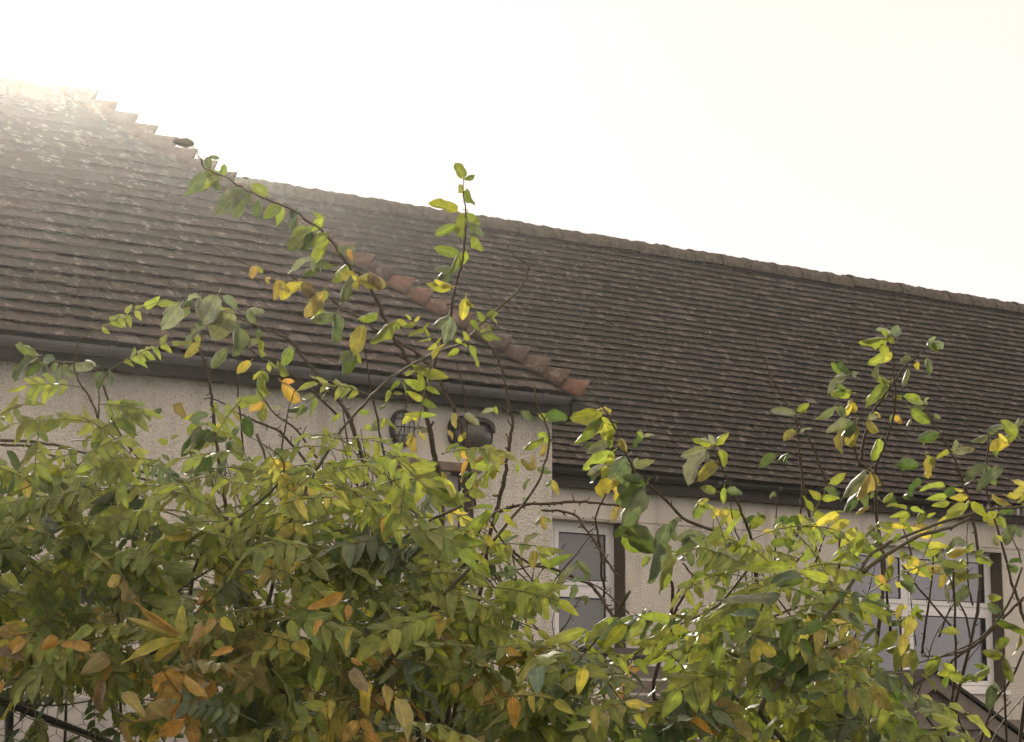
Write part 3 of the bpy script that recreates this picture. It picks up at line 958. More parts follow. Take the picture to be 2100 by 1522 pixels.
C_ = {'g': (0.140, 0.178, 0.110), 'p': (0.255, 0.275, 0.205), 'd': (0.078, 0.118, 0.036), 'l': (0.250, 0.280, 0.062),
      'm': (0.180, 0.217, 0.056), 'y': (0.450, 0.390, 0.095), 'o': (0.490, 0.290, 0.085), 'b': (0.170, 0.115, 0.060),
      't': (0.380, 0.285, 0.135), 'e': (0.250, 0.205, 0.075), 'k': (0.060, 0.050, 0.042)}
def colour(code, rnd):
    c = C_[code]; k = rnd.uniform(0.75, 1.28)
    return (c[0] * k * rnd.uniform(0.9, 1.12), c[1] * k, c[2] * k * rnd.uniform(0.85, 1.15), THIN[code])
THIN = {'g': 0.20, 'p': 0.15, 'd': 0.25, 'l': 0.37, 'm': 0.33, 'y': 0.36, 'o': 0.36, 'b': 0.22, 't': 0.30, 'e': 0.34, 'k': 0.08}

class Plant:
    def __init__(self, name, label, cat, base, group=None, limit=300):
        self.root = empty(name, base)
        tag(self.root, label, cat, group)
        self.base = Vector(base)
        self.rest = MB()
        self.rest_stalks = MB()
        self.count = 0
        self.limit = limit
        self.rnd = random.Random(hash(label) % 1000 if False else sum(map(ord, label)))
        self.pending = []
    def stem(self, pts, r0, r1, mat, name='branch', sides=6, spurs=0.0, step=4):
        P = spline([Vector(p) - self.base for p in pts], step)
        n = len(P)
        for i in range(1, n - 1):
            P[i] = P[i] + Vector((self.rnd.gauss(0, 1), self.rnd.gauss(0, 1), self.rnd.gauss(0, 1))) * r0 * 0.22
        rad = [(r0 + (r1 - r0) * i / (n - 1)) * self.rnd.uniform(0.9, 1.12) for i in range(n)]
        mb = MB().tube(P, rad, sides, jag=0.08)
        if spurs:
            for i in range(1, n - 1):
                if self.rnd.random() < spurs:
                    t = (P[i + 1] - P[i - 1]).normalized()
                    q = t.orthogonal().normalized(); q.rotate(Matrix.Rotation(self.rnd.uniform(0, 6.28), 3, t))
                    dd = (q + t * -0.6).normalized() if self.rnd.random() < 0.5 else (q + t * 0.7).normalized()
                    ln = self.rnd.uniform(0.006, 0.020)
                    mb.tube([P[i], P[i] + dd * ln * 0.6, P[i] + dd * ln + Vector((0, 0, ln * .2))], [rad[i] * 0.6, rad[i] * 0.5, rad[i] * 0.55], 4)
        return mb.build(name, mat, self.root, True)
    def leaf(self, kind, P, d, nrm, ln, wr, col, parent=None, hero=None, name='leaf'):
        d = d.normalized()
        x = d.cross(nrm)
        if x.length < 1e-4: x = d.orthogonal()
        x.normalize(); z = x.cross(d)
        R = Matrix((x * (ln * wr), d * ln, z * ln)).transposed()
        v = self.rnd.randrange(8)
        P = P - self.base
        if hero and self.count < self.limit:
            self.count += 1
            ob = link(name, LEAF_ME[kind][v], None, parent or self.root)
            ob.matrix_local = Matrix.Translation(P) @ R.to_4x4()
            ob.color = col
        else:
            vs, fs, uv = (LO if not hero else HI)[kind][v]
            self.rest.add([P + R @ Vector(q) for q in vs], fs, col, uv)
    def px_leaf(self, bx, by, tx, ty, d, wr, code, kind='apple', hero=True, tilt=None, face=None, name='leaf'):
        """leaf between two bearings; leans toward or away from the viewer by 'tilt'"""
        rnd = self.rnd
        if tilt is None: tilt = rnd.gauss(0, 0.38)
        A = pt(bx, by, d); B = pt(tx, ty, d)
        ln = (B - A).length
        B = B + ray(tx, ty) * (sin(tilt) * ln)
        dirv = B - A
        back = -ray(bx, by).normalized()
        nrm = (back + Vector((rnd.gauss(0, 0.45), rnd.gauss(0, 0.3), 0.35 + rnd.gauss(0, 0.45)))).normalized() if face is None else face
        self.leaf(kind, A, dirv, nrm, dirv.length, wr, colour(code, rnd), hero=hero, name=name)
    def compound(self, P, d, ln, pairs, ll, codes, droop, nrm, hero, wr=0.40):
        """pinnate leaf: a stalk (rachis) with opposite leaflets and one at the tip"""
        rnd = self.rnd
        d = d.normalized()
        pts = []
        q = Vector(P); v = d.copy()
        n = 6
        for i in range(n + 1):
            pts.append(q.copy())
            q = q + v * (ln / n)
            v = (v + Vector((0, 0, -droop / n)) + Vector((rnd.gauss(0, .03), rnd.gauss(0, .03), rnd.gauss(0, .03)))).normalized()
        hero = hero and self.count + pairs * 2 + 1 <= self.limit
        par = None
        rel = [p - self.base for p in pts]
        if hero:
            par = MB().tube(rel, [0.0016 - 0.0008 * i / n for i in range(n + 1)], 4).build('leaf_stalk', M_STALK, self.root, True)
        else:
            self.rest_stalks.tube(rel, [0.0015] * (n + 1), 3, cap=False)
        code = rnd.choices([c for c, _ in codes], [k for _, k in codes])[0]
        def at(t):
            f = t * n; i = min(n - 1, int(f)); return pts[i].lerp(pts[i + 1], f - i), (pts[i + 1] - pts[i]).normalized()
        for k in range(pairs + 1):
            t = 1.0 if k == pairs else 0.26 + 0.70 * k / pairs
            C0, tg = at(min(0.999, t))
            side = tg.cross(nrm)
            if side.length < 1e-3: side = tg.orthogonal()
            side.normalize()
            up = side.cross(tg)
            for sg in ((0,) if k == pairs else (-1, 1)):
                if sg and rnd.random() < 0.05: continue
                dd = tg if sg == 0 else (side * sg * rnd.uniform(0.75, 1.1) + tg * rnd.uniform(0.35, 0.8))
                dd = dd.normalized() + Vector((rnd.gauss(0, .12), rnd.gauss(0, .12), -rnd.uniform(0.1, 0.65)))
                nn = (up + Vector((rnd.gauss(0, .28), rnd.gauss(0, .28), rnd.gauss(0, .28)))).normalized()
                cc = code if rnd.random() < 0.85 else rnd.choices([c for c, _ in codes], [q_ for _, q_ in codes])[0]
                l_ = ll * rnd.uniform(0.8, 1.15) * (0.8 if k == 0 else 1.0)
                self.leaf('leaflet', C0, dd, nn, l_, wr * rnd.uniform(0.85, 1.2), colour(cc, rnd), par, hero, 'leaflet')
    def finish(self):
        if self.rest.v: tag(self.rest.build('foliage', M_LEAFN, self.root, True), kind='stuff')
        if self.rest_stalks.v: tag(self.rest_stalks.build('leaf_stalks', M_STALK, self.root, True), kind='stuff')

def bearing(lst, d0, d1=None):
    d1 = d0 if d1 is None else d1
    n = len(lst) - 1
    return [pt(x, y, d0 + (d1 - d0) * i / n) for i, (x, y) in enumerate(lst)]
def gp(x, d):                                   # foot of a plant on the ground under a bearing
    P = pt(x, 1400, d); return Vector((P.x, P.y, ground_z(P.y)))

# ================================================================== apple tree in the middle
DA = 5.6
ap1 = Plant('apple_tree', 'apple tree with bare spurred twigs and curled grey-green leaves before the doorway', 'apple tree', gp(880, 6.0), 'apple trees in front of the cottage')
fork1 = pt(880, 1700, 5.9)
ap1.stem([ap1.base + Vector((0, 0, -0.05)), ap1.base + Vector((0.02, 0, 0.5)), fork1], 0.045, 0.03, M_BARK, 'trunk', 10)
def shoot(pl, lst, d0, d1, r0, r1, root=None, spurs=0.35, mat=None, name='branch'):
    """lst runs from the tip down; d0 is the distance at the tip"""
    P = bearing(lst, d0, d1)
    if root is not None:
        a = P[-1]; mid = a.lerp(root, 0.5); mid.z -= 0.0
        P += [mid + Vector((pl.rnd.uniform(-.03, .03), pl.rnd.uniform(-.05, .05), 0)), root]
    P.reverse()
    return pl.stem(P, r0, r1, mat or M_BARK, name, 6, spurs)
A1 = [(395, 300), (411, 325), (420, 345), (461, 362), (496, 383), (547, 409), (589, 426), (637, 457), (675, 489), (696, 521), (717, 546), (747, 574), (773, 618), (789, 652), (804, 685), (844, 749), (864, 780), (871, 827), (883, 891), (891, 941), (899, 978), (905, 1100)]
shoot(ap1, A1, 5.25, 5.7, 0.0085, 0.0013, fork1)
B1 = [(410, 480), (440, 509), (520, 549), (589, 563), (613, 579), (653, 593), (700, 632), (740, 652), (767, 672), (834, 710), (861, 730), (888, 757), (914, 804), (935, 851), (951, 888), (960, 931), (950, 1040)]
shoot(ap1, B1, 5.7, 5.85, 0.0075, 0.0010, fork1)
C1 = [(317, 550), (348, 582), (372, 616), (420, 640), (449, 645), (489, 655), (523, 667), (570, 685), (600, 704), (637, 751), (663, 783), (700, 830), (725, 880), (745, 950), (770, 1060)]
shoot(ap1, C1, 5.5, 5.75, 0.007, 0.0010, fork1)
D1 = [(409, 712), (425, 761), (434, 814), (439, 865), (444, 912), (451, 962), (458, 1010), (480, 1120)]
shoot(ap1, D1, 5.4, 5.6, 0.006, 0.003, pt(640, 1560, 5.8))
E1 = [(950, 367), (950, 400), (954, 421), (956, 441), (953, 488), (950, 531), (940, 565), (931, 602), (924, 648), (900, 718), (889, 752), (872, 800)]
shoot(ap1, E1, 5.35, 5.6, 0.0048, 0.0011)
F1 = [(988, 695), (1008, 716), (1022, 739), (1035, 779), (1043, 827), (1050, 864), (1045, 914), (1038, 961), (1020, 1035), (1000, 1120)]
shoot(ap1, F1, 5.6, 5.7, 0.0068, 0.0020, fork1, 0.5)
for lst, r0 in (([(417, 818), (436, 818), (466, 831), (496, 851), (526, 865), (566, 881), (586, 898), (640, 960)], .0045),
                ([(489, 707), (489, 768), (488, 808), (493, 855), (500, 930)], .003),
                ([(470, 680), (489, 697), (536, 734), (590, 761), (637, 798), (690, 850)], .0035),
                ([(525, 790), (533, 808), (566, 851), (607, 881), (650, 940)], .0035),
                ([(745, 690), (752, 740), (760, 800), (775, 860), (790, 960), (800, 1050)], .004),
                ([(935, 740), (945, 780), (955, 830), (958, 900), (963, 960), (975, 1040)], .0036),
                ([(700, 820), (712, 900), (728, 980), (760, 1080)], .004),
                ([(795, 955), (830, 1010), (860, 1070)], .0035),
                ([(740, 880), (752, 960), (742, 1020), (765, 1100)], .003)):
    shoot(ap1, lst, 5.6, 5.75, r0, 0.0012, None, 0.45, None, 'twig')
# horizontal spurred branch and the bare twigs by the small window
for lst, r0, r1 in (([(1270, 1038), (1223, 1032), (1179, 1030), (1136, 1033), (1079, 1035), (1042, 1042), (990, 1075), (950, 1160)], .0052, .0028),
                    ([(1243, 1012), (1226, 1048), (1221, 1069), (1228, 1109), (1233, 1136), (1233, 1179), (1240, 1203), (1238, 1225)], .0032, .0020),
                    ([(1270, 1183), (1250, 1159), (1233, 1132), (1216, 1105), (1196, 1079), (1183, 1059), (1152, 1049), (1110, 1046)], .0030, .0034),
                    ([(1275, 1290), (1252, 1256), (1232, 1225), (1208, 1198), (1171, 1182), (1131, 1165), (1090, 1158), (1050, 1131)], .0036, .0045),
                    ([(1290, 1258), (1262, 1232), (1246, 1218), (1228, 1205), (1205, 1192)], .0016, .0026),
                    ([(1060, 1280), (1035, 1240), (1010, 1200), (985, 1170)], .002, .003),
                    ([(1000, 1060), (1030, 1110), (1060, 1150), (1100, 1200)], .002, .0026)):
    shoot(ap1, lst, 5.5, 5.7, r0, r1, None, 0.75, None, 'twig')
rr = random.Random(21)
for i in range(34):                                   # thicket of fine twigs
    x0 = rr.uniform(900, 1150); y0 = rr.uniform(1200, 1420)
    a = radians(rr.uniform(55, 150)); l_ = rr.uniform(90, 230)
    p = [(x0, y0)]
    for k in range(4):
        a += rr.gauss(0, 0.22); p.append((p[-1][0] + cos(a) * l_ / 4, p[-1][1] - sin(a) * l_ / 4))
    p.reverse()
    dd = rr.uniform(5.5, 6.3)
    shoot(ap1, p, dd, dd + 0.1, rr.uniform(.0016, .0034), 0.0009, None, 0.6, None, 'twig')
for i in range(26):
    x0 = rr.uniform(480, 900); y0 = rr.uniform(1000, 1250)
    a = radians(rr.uniform(70, 140)); l_ = rr.uniform(120, 320)
    p = [(x0, y0)]
    for k in range(5):
        a += rr.gauss(0, 0.12); p.append((p[-1][0] + cos(a) * l_ / 5, p[-1][1] - sin(a) * l_ / 5))
    p.reverse()
    dd = rr.uniform(5.4, 6.3)
    shoot(ap1, p, dd, dd + 0.1, rr.uniform(.0018, .0036), 0.0010, None, 0.5, None, 'twig')
APPLE1 = '''399 296 353 291 45 k;428 322 425 352 60 g;455 362 425 338 60 m;420 350 378 405 48 g;448 366 412 400 40 l;497 388 444 432 60 g;497 390 483 452 50 g;549 400 512 378 60 m;
532 410 527 443 60 d;575 420 540 447 60 m;600 425 585 463 50 d;612 440 592 472 30 g;663 448 640 475 60 l;638 470 588 515 50 g;638 475 625 530 40 d;675 490 655 540 45 l;670 480 640 502 60 l;
697 520 729 508 70 g;716 512 722 534 50 o;640 530 588 548 40 p;650 548 618 560 70 d;660 535 690 560 60 g;716 545 672 578 50 m;745 575 700 562 55 e;735 568 787 584 60 e;720 565 678 606 55 g;710 585 715 617 60 d;760 560 782 588 60 b;
525 546 520 577 60 t;545 570 556 584 40 t;570 576 563 616 45 e;610 580 590 620 65 y;622 578 642 614 60 b;665 596 642 640 55 e;640 600 652 648 55 l;690 645 672 706 60 g;745 668 728 732 60 e;700 560 735 590 60 y;
407 607 388 640 60 p;446 606 417 666 70 p;460 607 484 624 65 g;369 627 334 676 62 p;385 627 372 652 70 g;476 638 430 706 60 p;489 667 460 733 50 g;419 672 379 708 45 p;409 704 378 733 50 e;466 714 436 754 50 g;
509 635 525 666 60 g;529 674 531 708 40 g;529 697 526 736 45 l;513 741 486 770 55 y;536 761 507 796 60 m;537 764 530 808 40 l;598 712 568 749 60 m;570 741 602 759 50 l;552 742 556 764 70 y;578 783 612 816 50 o;540 824 508 850 55 o;544 832 522 866 55 g;
503 855 513 897 60 d;390 612 372 626 70 d;432 612 408 646 60 m;456 640 430 672 60 g;
410 870 372 888 50 m;422 845 370 862 40 l;412 872 372 900 55 g;420 880 392 942 45 d;434 888 412 922 55 e;446 868 436 894 60 y;430 930 400 980 60 d;450 930 480 975 60 d;470 905 500 940 60 g;410 940 380 975 50 g;440 960 420 1005 60 d;455 950 470 1000 55 g;395 905 372 935 60 d;
951 367 934 333 62 l;951 393 935 378 75 l;956 388 971 423 60 m;938 434 881 413 38 l;955 439 942 489 55 m;938 462 895 482 45 m;963 455 996 474 50 g;965 481 1001 506 65 l;941 521 888 508 42 m;955 516 939 548 60 l;925 548 880 570 55 g;926 588 877 592 55 y;
955 612 949 658 50 y;921 648 913 706 62 p;810 658 756 686 50 l;812 660 838 664 60 l;725 720 700 765 60 d;722 722 690 742 60 g;735 655 770 640 50 l;
940 910 910 935 42 m;970 935 934 975 34 o;1000 928 966 952 35 t;1012 960 1003 988 60 y;985 980 970 1008 42 e;1010 955 985 985 40 l;885 945 866 985 50 g;770 945 792 985 50 l;
1098 962 1070 938 50 e;1109 935 1118 908 45 e;1130 985 1145 1015 50 e;1110 1060 1122 1085 45 e;935 848 925 872 60 t;952 850 982 876 50 p;845 852 825 870 60 y;790 858 818 872 60 l;
1175 1165 1142 1205 45 p;1180 1198 1170 1228 55 g;1170 1160 1138 1195 40 p;1185 1150 1206 1172 55 g;1205 1165 1202 1200 35 g;1105 1140 1150 1120 45 m;1120 1160 1160 1142 40 m;1100 1130 1090 1165 55 e;1205 1222 1190 1242 50 p;1130 1240 1165 1230 40 p;
1030 1120 1062 1095 40 g;1075 1110 1105 1095 35 p;1010 1180 1060 1168 45 d;1040 1225 1080 1210 45 b;1060 1165 1040 1190 50 g;1000 1150 1030 1135 50 m;890 1000 915 1010 50 g;845 890 862 930 50 e'''
def leaves(pl, text, dist):
    for row in text.replace('\n', '').split(';'):
        a = row.split()
        if len(a) < 6: continue
        v_ = [float(q) for q in a[:4]]
        pl.px_leaf(*v_, dist(v_[0], v_[1]), float(a[4]) / 100, a[5])
        if random.random() < 0.55:                  # a smaller companion from the same spur
            an = math.atan2(v_[3] - v_[1], v_[2] - v_[0]) + random.choice((-1, 1)) * random.uniform(0.5, 1.5)
            l_ = math.hypot(v_[2] - v_[0], v_[3] - v_[1]) * random.uniform(0.45, 0.8)
            pl.px_leaf(v_[0], v_[1], v_[0] + cos(an) * l_, v_[1] + sin(an) * l_, dist(v_[0], v_[1]) + random.uniform(-.02, .05), random.uniform(.4, .65), a[5] if random.random() < .6 else random.choice('gmlp'))
leaves(ap1, APPLE1, lambda x, y: 5.45 + (0.15 if y > 700 else 0) + random.uniform(-.05, .05))
LX = '''79 729 35 707 35 p;112 738 82 727 55 g;80 741 55 777 50 d;70 734 23 777 30 g;97 747 77 781 50 g;117 744 104 768 55 g;194 751 139 754 40 p;130 748 118 790 45 g;210 765 200 800 50 g;222 760 240 800 45 g'''
leaves(ap1, LX, lambda x, y: 5.5)
shoot(ap1, [(25, 775), (44, 745), (82, 731), (120, 742), (160, 745), (195, 760), (215, 800), (240, 880), (300, 960)], 5.5, 5.7, 0.004, 0.0014, None, 0.3, None, 'twig')
# more leaves along the random shoots and in the tangle
for i in range(150):
    x = rr.uniform(300, 1120); y = rr.uniform(820, 1250); a = rr.uniform(0, 2 * pi); l_ = rr.uniform(26, 52)
    ap1.px_leaf(x, y, x + cos(a) * l_, y + abs(sin(a)) * l_ * 0.8 - 8, rr.uniform(5.4, 6.2), rr.uniform(.38, .62), rr.choice('ggdmmlleyp'))
ap1.finish()

# ================================================================== apple tree to the right
ap2 = Plant('apple_tree', 'apple tree with several upright sparse shoots between the two white windows', 'apple tree', gp(1600, 6.2), 'apple trees in front of the cottage')
fork2 = pt(1600, 1750, 6.1)
ap2.stem([ap2.base + Vector((0, 0, -0.05)), ap2.base + Vector((-0.02, 0, 0.5)), fork2], 0.045, 0.03, M_BARK, 'trunk', 10)
for lst, r0, r1, root in (([(1213, 804), (1250, 858), (1276, 915), (1297, 958), (1320, 985), (1357, 1018), (1400, 1062), (1461, 1088), (1511, 1115), (1541, 1131), (1552, 1190)], .0065, .0018, fork2),
                          ([(1367, 1150), (1377, 1198), (1380, 1239), (1370, 1286), (1357, 1343), (1340, 1420)], .0062, .0040, pt(1380, 1640, 6.0)),
                          ([(1400, 1155), (1422, 1185), (1400, 1225), (1377, 1266)], .0040, .0022, None),
                          ([(1464, 915), (1480, 955), (1497, 995), (1517, 1042), (1534, 1083), (1545, 1121), (1545, 1161), (1555, 1205), (1570, 1300)], .0066, .0024, fork2),
                          ([(1631, 851), (1636, 902), (1641, 952), (1648, 1002), (1658, 1052), (1669, 1111), (1679, 1158), (1690, 1250)], .0060, .0022, fork2),
                          ([(1643, 935), (1645, 1000), (1641, 1052), (1632, 1120)], .0030, .0016, None),
                          ([(1544, 694), (1564, 734), (1588, 784), (1611, 825), (1655, 892), (1678, 945), (1697, 999), (1720, 1080), (1715, 1200)], .0046, .0010, fork2),
                          ([(1732, 848), (1742, 868), (1755, 895), (1752, 918), (1762, 949), (1780, 962), (1795, 1002), (1799, 1069), (1810, 1180), (1800, 1300)], .0060, .0018, pt(1760, 1700, 6.1)),
                          ([(1903, 714), (1876, 734), (1852, 757), (1829, 791), (1805, 825), (1787, 851), (1772, 900), (1765, 945)], .0042, .0014, None),
                          ([(1831, 700), (1832, 747), (1836, 798), (1836, 831), (1829, 868), (1816, 908), (1799, 949), (1795, 985)], .0040, .0012, None),
                          ([(1896, 835), (1913, 865), (1933, 898), (1953, 932), (1970, 972), (1983, 1009), (2000, 1090), (2010, 1200), (1990, 1320)], .0055, .0016, pt(1900, 1700, 6.1)),
                          ([(2027, 885), (2023, 989), (2033, 1046), (2056, 1121), (2076, 1198), (2096, 1252), (2110, 1340)], .0060, .0020, pt(2060, 1700, 6.0)),
                          ([(1498, 1030), (1505, 1080), (1518, 1110)], .002, .0014, None),
                          ([(1595, 1010), (1592, 1060), (1590, 1120), (1588, 1180)], .0026, .0014, None),
                          ([(1695, 1085), (1660, 1125), (1620, 1165)], .003, .0018, None),
                          ([(1450, 1100), (1470, 1160), (1490, 1200), (1510, 1260)], .003, .0018, None),
                          ([(1812, 1130), (1820, 1230), (1826, 1300)], .0042, .0024, None),
                          ([(1915, 1120), (1910, 1200), (1895, 1300), (1890, 1340)], .0036, .0020, None),
                          ([(1953, 1150), (1958, 1250), (1960, 1350), (1945, 1500)], .0044, .0022, None),
                          ([(1850, 1160), (1900, 1225), (1955, 1290)], .003, .0022, None),
                          ([(2100, 1225), (2060, 1265), (2010, 1315), (1960, 1350), (1940, 1375)], .0040, .0034, None),
                          ([(2100, 1335), (2070, 1400), (2040, 1440), (2010, 1522)], .004, .003, None),
                          ([(1890, 1345), (1930, 1346), (1970, 1338), (2000, 1320)], .0028, .0020, None),
                          ([(1895, 1464), (1930, 1516), (1950, 1560)], .0045, .0035, None),
                          ([(1950, 1430), (1968, 1480), (1990, 1530)], .0035, .0025, None),
                          ([(2060, 1400), (2062, 1460), (2064, 1530)], .0032, .0026, None)):
    shoot(ap2, lst, 5.7 + rr.uniform(-.1, .1), 5.85, r0, r1, root, 0.35)
APPLE2 = '''1236 844 1167 858 42 l;1233 854 1175 916 34 m;1236 862 1212 890 60 y;1250 904 1202 930 42 p;1240 918 1192 922 50 d;1256 928 1208 967 45 l;1286 936 1243 983 88 g;1243 955 1205 972 50 p;1236 962 1208 990 60 d;1300 955 1334 948 50 p;
1318 898 1296 908 70 d;1318 896 1340 886 40 p;1256 985 1206 1022 50 y;1270 992 1284 1024 60 g;1322 990 1262 1036 60 d;1318 1002 1268 1068 68 g;1270 1035 1258 1074 55 e;1288 1078 1340 1132 70 d;1276 1100 1322 1130 60 m;1371 1076 1347 1130 60 g;1394 1062 1366 1090 60 g;
1353 1112 1312 1188 36 g;1374 1138 1336 1192 42 m;1250 848 1234 826 60 y;1262 870 1240 902 50 l;1270 900 1286 930 50 e;1300 1000 1310 1050 60 g;1290 1040 1320 1080 55 p;1240 868 1210 900 45 m;1330 1140 1318 1165 50 l;
1460 912 1422 894 42 l;1464 912 1490 884 45 l;1447 922 1406 988 45 p;1450 930 1425 950 70 m;1470 949 1430 986 50 e;1475 922 1487 957 55 m;1497 998 1520 1000 60 l;1468 1008 1432 1002 50 m;1442 1028 1418 1060 75 m;1475 1046 1500 1084 62 y;1430 1030 1460 1040 40 y;1432 1105 1398 1147 85 g;1418 1098 1405 1112 60 d;1485 1000 1482 1035 40 l;1450 1175 1425 1196 60 m;
1505 1100 1490 1125 45 g;1550 1060 1522 1072 50 d;1570 1060 1535 1080 55 m;1490 1210 1460 1190 50 m;1600 1060 1625 1080 60 d;1610 1095 1635 1130 70 d;1590 1010 1575 1018 50 g;
1631 848 1577 841 34 p;1635 843 1659 827 60 l;1631 884 1607 904 75 e;1641 888 1658 872 40 p;1616 930 1588 937 50 d;1590 932 1558 952 60 d;1640 1060 1612 1082 65 d;1668 1065 1640 1095 70 d;1630 1090 1600 1075 50 l;
1822 694 1773 687 40 l;1828 684 1800 680 45 p;1832 690 1843 671 75 g;1825 690 1836 706 60 l;1805 724 1809 702 40 p;1819 727 1778 748 45 l;1829 724 1815 742 60 y;1866 730 1845 744 60 g;1802 783 1799 746 45 g;1822 784 1768 815 45 l;1818 786 1786 822 40 m;1863 757 1850 792 35 g;
1903 707 1938 688 60 g;1914 700 1928 720 60 m;1905 706 1918 690 55 p;1903 734 1907 760 45 g;1880 742 1887 760 60 y;1738 764 1704 746 55 m;1722 742 1740 770 55 d;1748 770 1762 762 80 g;1736 770 1695 786 50 p;1746 804 1701 796 68 l;1735 800 1705 818 50 m;1712 834 1683 868 50 p;1722 832 1732 856 60 g;1745 826 1741 860 55 y;1750 864 1694 896 35 p;1738 868 1717 928 68 e;1756 868 1742 920 50 e;1779 859 1806 880 60 e;1792 846 1806 858 60 t;1832 853 1848 870 60 o;1805 900 1784 944 50 l;
1832 814 1850 818 50 l;1852 813 1898 826 42 m;1896 820 1908 832 50 p;1869 840 1908 870 50 m;1926 886 1890 894 68 d;1869 860 1858 876 40 p;1900 904 1892 916 40 p;1840 954 1888 960 64 d;1900 935 1896 978 50 e;1776 964 1722 1000 40 p;1784 970 1752 1004 60 e;1948 924 1922 936 40 l;1956 928 1998 922 40 p;1915 850 1930 860 60 g;
2027 892 1990 896 42 p;2026 882 2052 860 50 g;2086 894 2050 862 55 l;2068 910 2028 934 60 y;2085 878 2102 862 45 p;2022 955 1975 994 55 g;2054 962 2006 986 45 g;2030 900 2035 930 45 m;1688 1003 1728 1024 78 d;1762 1010 1718 1050 40 g;1818 1022 1846 1040 55 d;1960 1000 1930 1020 50 d;1890 985 1860 1000 55 d;1870 1020 1845 1010 50 d;
1935 1135 1925 1165 50 p;1940 1130 1952 1100 50 d;1958 1150 1948 1190 60 g;1955 1160 1978 1195 75 e;1938 1175 1928 1205 50 e;1975 1130 1996 1105 50 m;2000 1140 2045 1135 35 m;1985 1215 1955 1240 75 g;1940 1200 1960 1225 50 p;2080 1080 2060 1120 60 g;2040 1100 2070 1110 40 m;2095 1150 2065 1155 50 d;
1830 1160 1820 1195 55 m;1845 1190 1862 1230 60 g;1872 1160 1850 1180 60 m;1880 1240 1866 1275 60 m;1855 1240 1845 1262 70 y;1870 1265 1850 1300 55 y;1880 1255 1892 1275 50 m;1966 1296 1942 1290 60 l;1930 1345 1908 1380 60 m;1945 1382 1980 1400 50 m;1958 1375 1920 1385 50 l;2055 1345 2010 1335 50 l;2070 1310 2035 1330 55 m;2035 1405 2025 1455 48 g;2090 1290 2098 1340 40 e;2040 1270 2090 1275 25 m;1998 1385 1975 1392 60 m;2030 1370 1990 1380 50 m;2060 1350 2080 1400 40 m'''
leaves(ap2, APPLE2, lambda x, y: 5.72 + random.uniform(-.08, .08))
for i in range(95):
    x = rr.uniform(1380, 2100); y = rr.uniform(990, 1480 if x < 1850 else 1340); a = rr.uniform(0, 2 * pi); l_ = rr.uniform(28, 56)
    ap2.px_leaf(x, y, x + cos(a) * l_, y + abs(sin(a)) * l_ * 0.8 - 8, rr.uniform(5.4, 6.3), rr.uniform(.4, .65), rr.choice('ggddmmleypm'))
for i in range(24):
    x0 = rr.uniform(1380, 2100); y0 = rr.uniform(1150, 1480)
    a = radians(rr.uniform(50, 130)); l_ = rr.uniform(90, 260); p = [(x0, y0)]
    for k in range(4):
        a += rr.gauss(0, 0.15); p.append((p[-1][0] + cos(a) * l_ / 4, p[-1][1] - sin(a) * l_ / 4))
    p.reverse(); dd = rr.uniform(5.6, 6.3)
    shoot(ap2, p, dd, dd + 0.1, rr.uniform(.0016, .0032), 0.0009, None, 0.4, None, 'twig')
ap2.finish()

# ================================================================== wisterias
GREEN = [('m', 36), ('l', 38), ('d', 9), ('g', 10), ('y', 4), ('e', 3)]
LEFTLOW = [('m', 30), ('l', 22), ('d', 7), ('g', 14), ('y', 10), ('o', 4), ('e', 7), ('t', 6)]
RIGHTG = [('m', 36), ('l', 36), ('d', 12), ('g', 10), ('y', 5), ('e', 1)]
ORANGE = [('o', 15), ('y', 18), ('t', 10), ('e', 12), ('m', 25), ('l', 20)]
def top_edge(x):
    k = [(-200, 960), (0, 965), (100, 955), (200, 985), (300, 1030), (420, 1050), (500, 1090), (600, 1080), (680, 1110), (780, 1080), (860, 1060), (930, 1110), (1000, 1190), (1080, 1250), (1140, 1300), (1260, 1340), (1400, 1385), (1450, 1260), (1480, 1200), (1560, 1175), (1700, 1200), (1800, 1290), (1850, 1450), (1900, 1560), (2000, 1600), (2120, 1600), (2300, 1600)]
    for (a, b), (c, d) in zip(k, k[1:]):
        if a <= x <= c: return b + (d - b) * (x - a) / (c - a)
    return 1100
WX = [(-200, 560, 'left'), (560, 1400, 'mid'), (1400, 2300, 'right')]
wl = Plant('wisteria', 'wisteria heap of mixed green and orange pinnate leaves over the wire netting', 'wisteria', gp(250, 5.6), 'wisterias along the front')
wm = Plant('wisteria', 'wisteria with long bare whip reaching up past the doorway to a hooked tip', 'wisteria', gp(820, 5.5), 'wisterias along the front')
wr_ = Plant('wisteria', 'wisteria with bright yellow pinnate leaves on a slanting stem beneath the far window', 'wisteria', gp(1620, 5.3), 'wisterias along the front')
for pl, x in ((wl, 250), (wm, 820), (wr_, 1620)):
    tp_ = pt(x, 1560, 5.4)
    pl.stem([pl.base + Vector((0, 0, -0.05)), pl.base + Vector((0.05, 0.03, 0.5)), pl.base + Vector((-0.04, 0, 1.0)), tp_], 0.04, 0.018, M_VINE, 'trunk', 10)
def px_compound(pl, lst, d, pairs, ll, code, hero=True, nrm=None, wr=0.42):
    """lst: bearings of the leaf stalk from its base to the tip"""
    A, B = pt(*lst[0], d), pt(*lst[-1], d + pl.rnd.uniform(-0.03, 0.03))
    dv = B - A; ln = dv.length
    if nrm is None: nrm = Vector((pl.rnd.gauss(0, .25), -0.75, 0.65 + pl.rnd.gauss(0, .2))).normalized()
    sag = 0.35
    pl.compound(A, dv + Vector((0, 0, sag * 0.5 * ln)), ln, pairs, ll / F * d, [(code, 1)], sag, nrm, hero, wr)
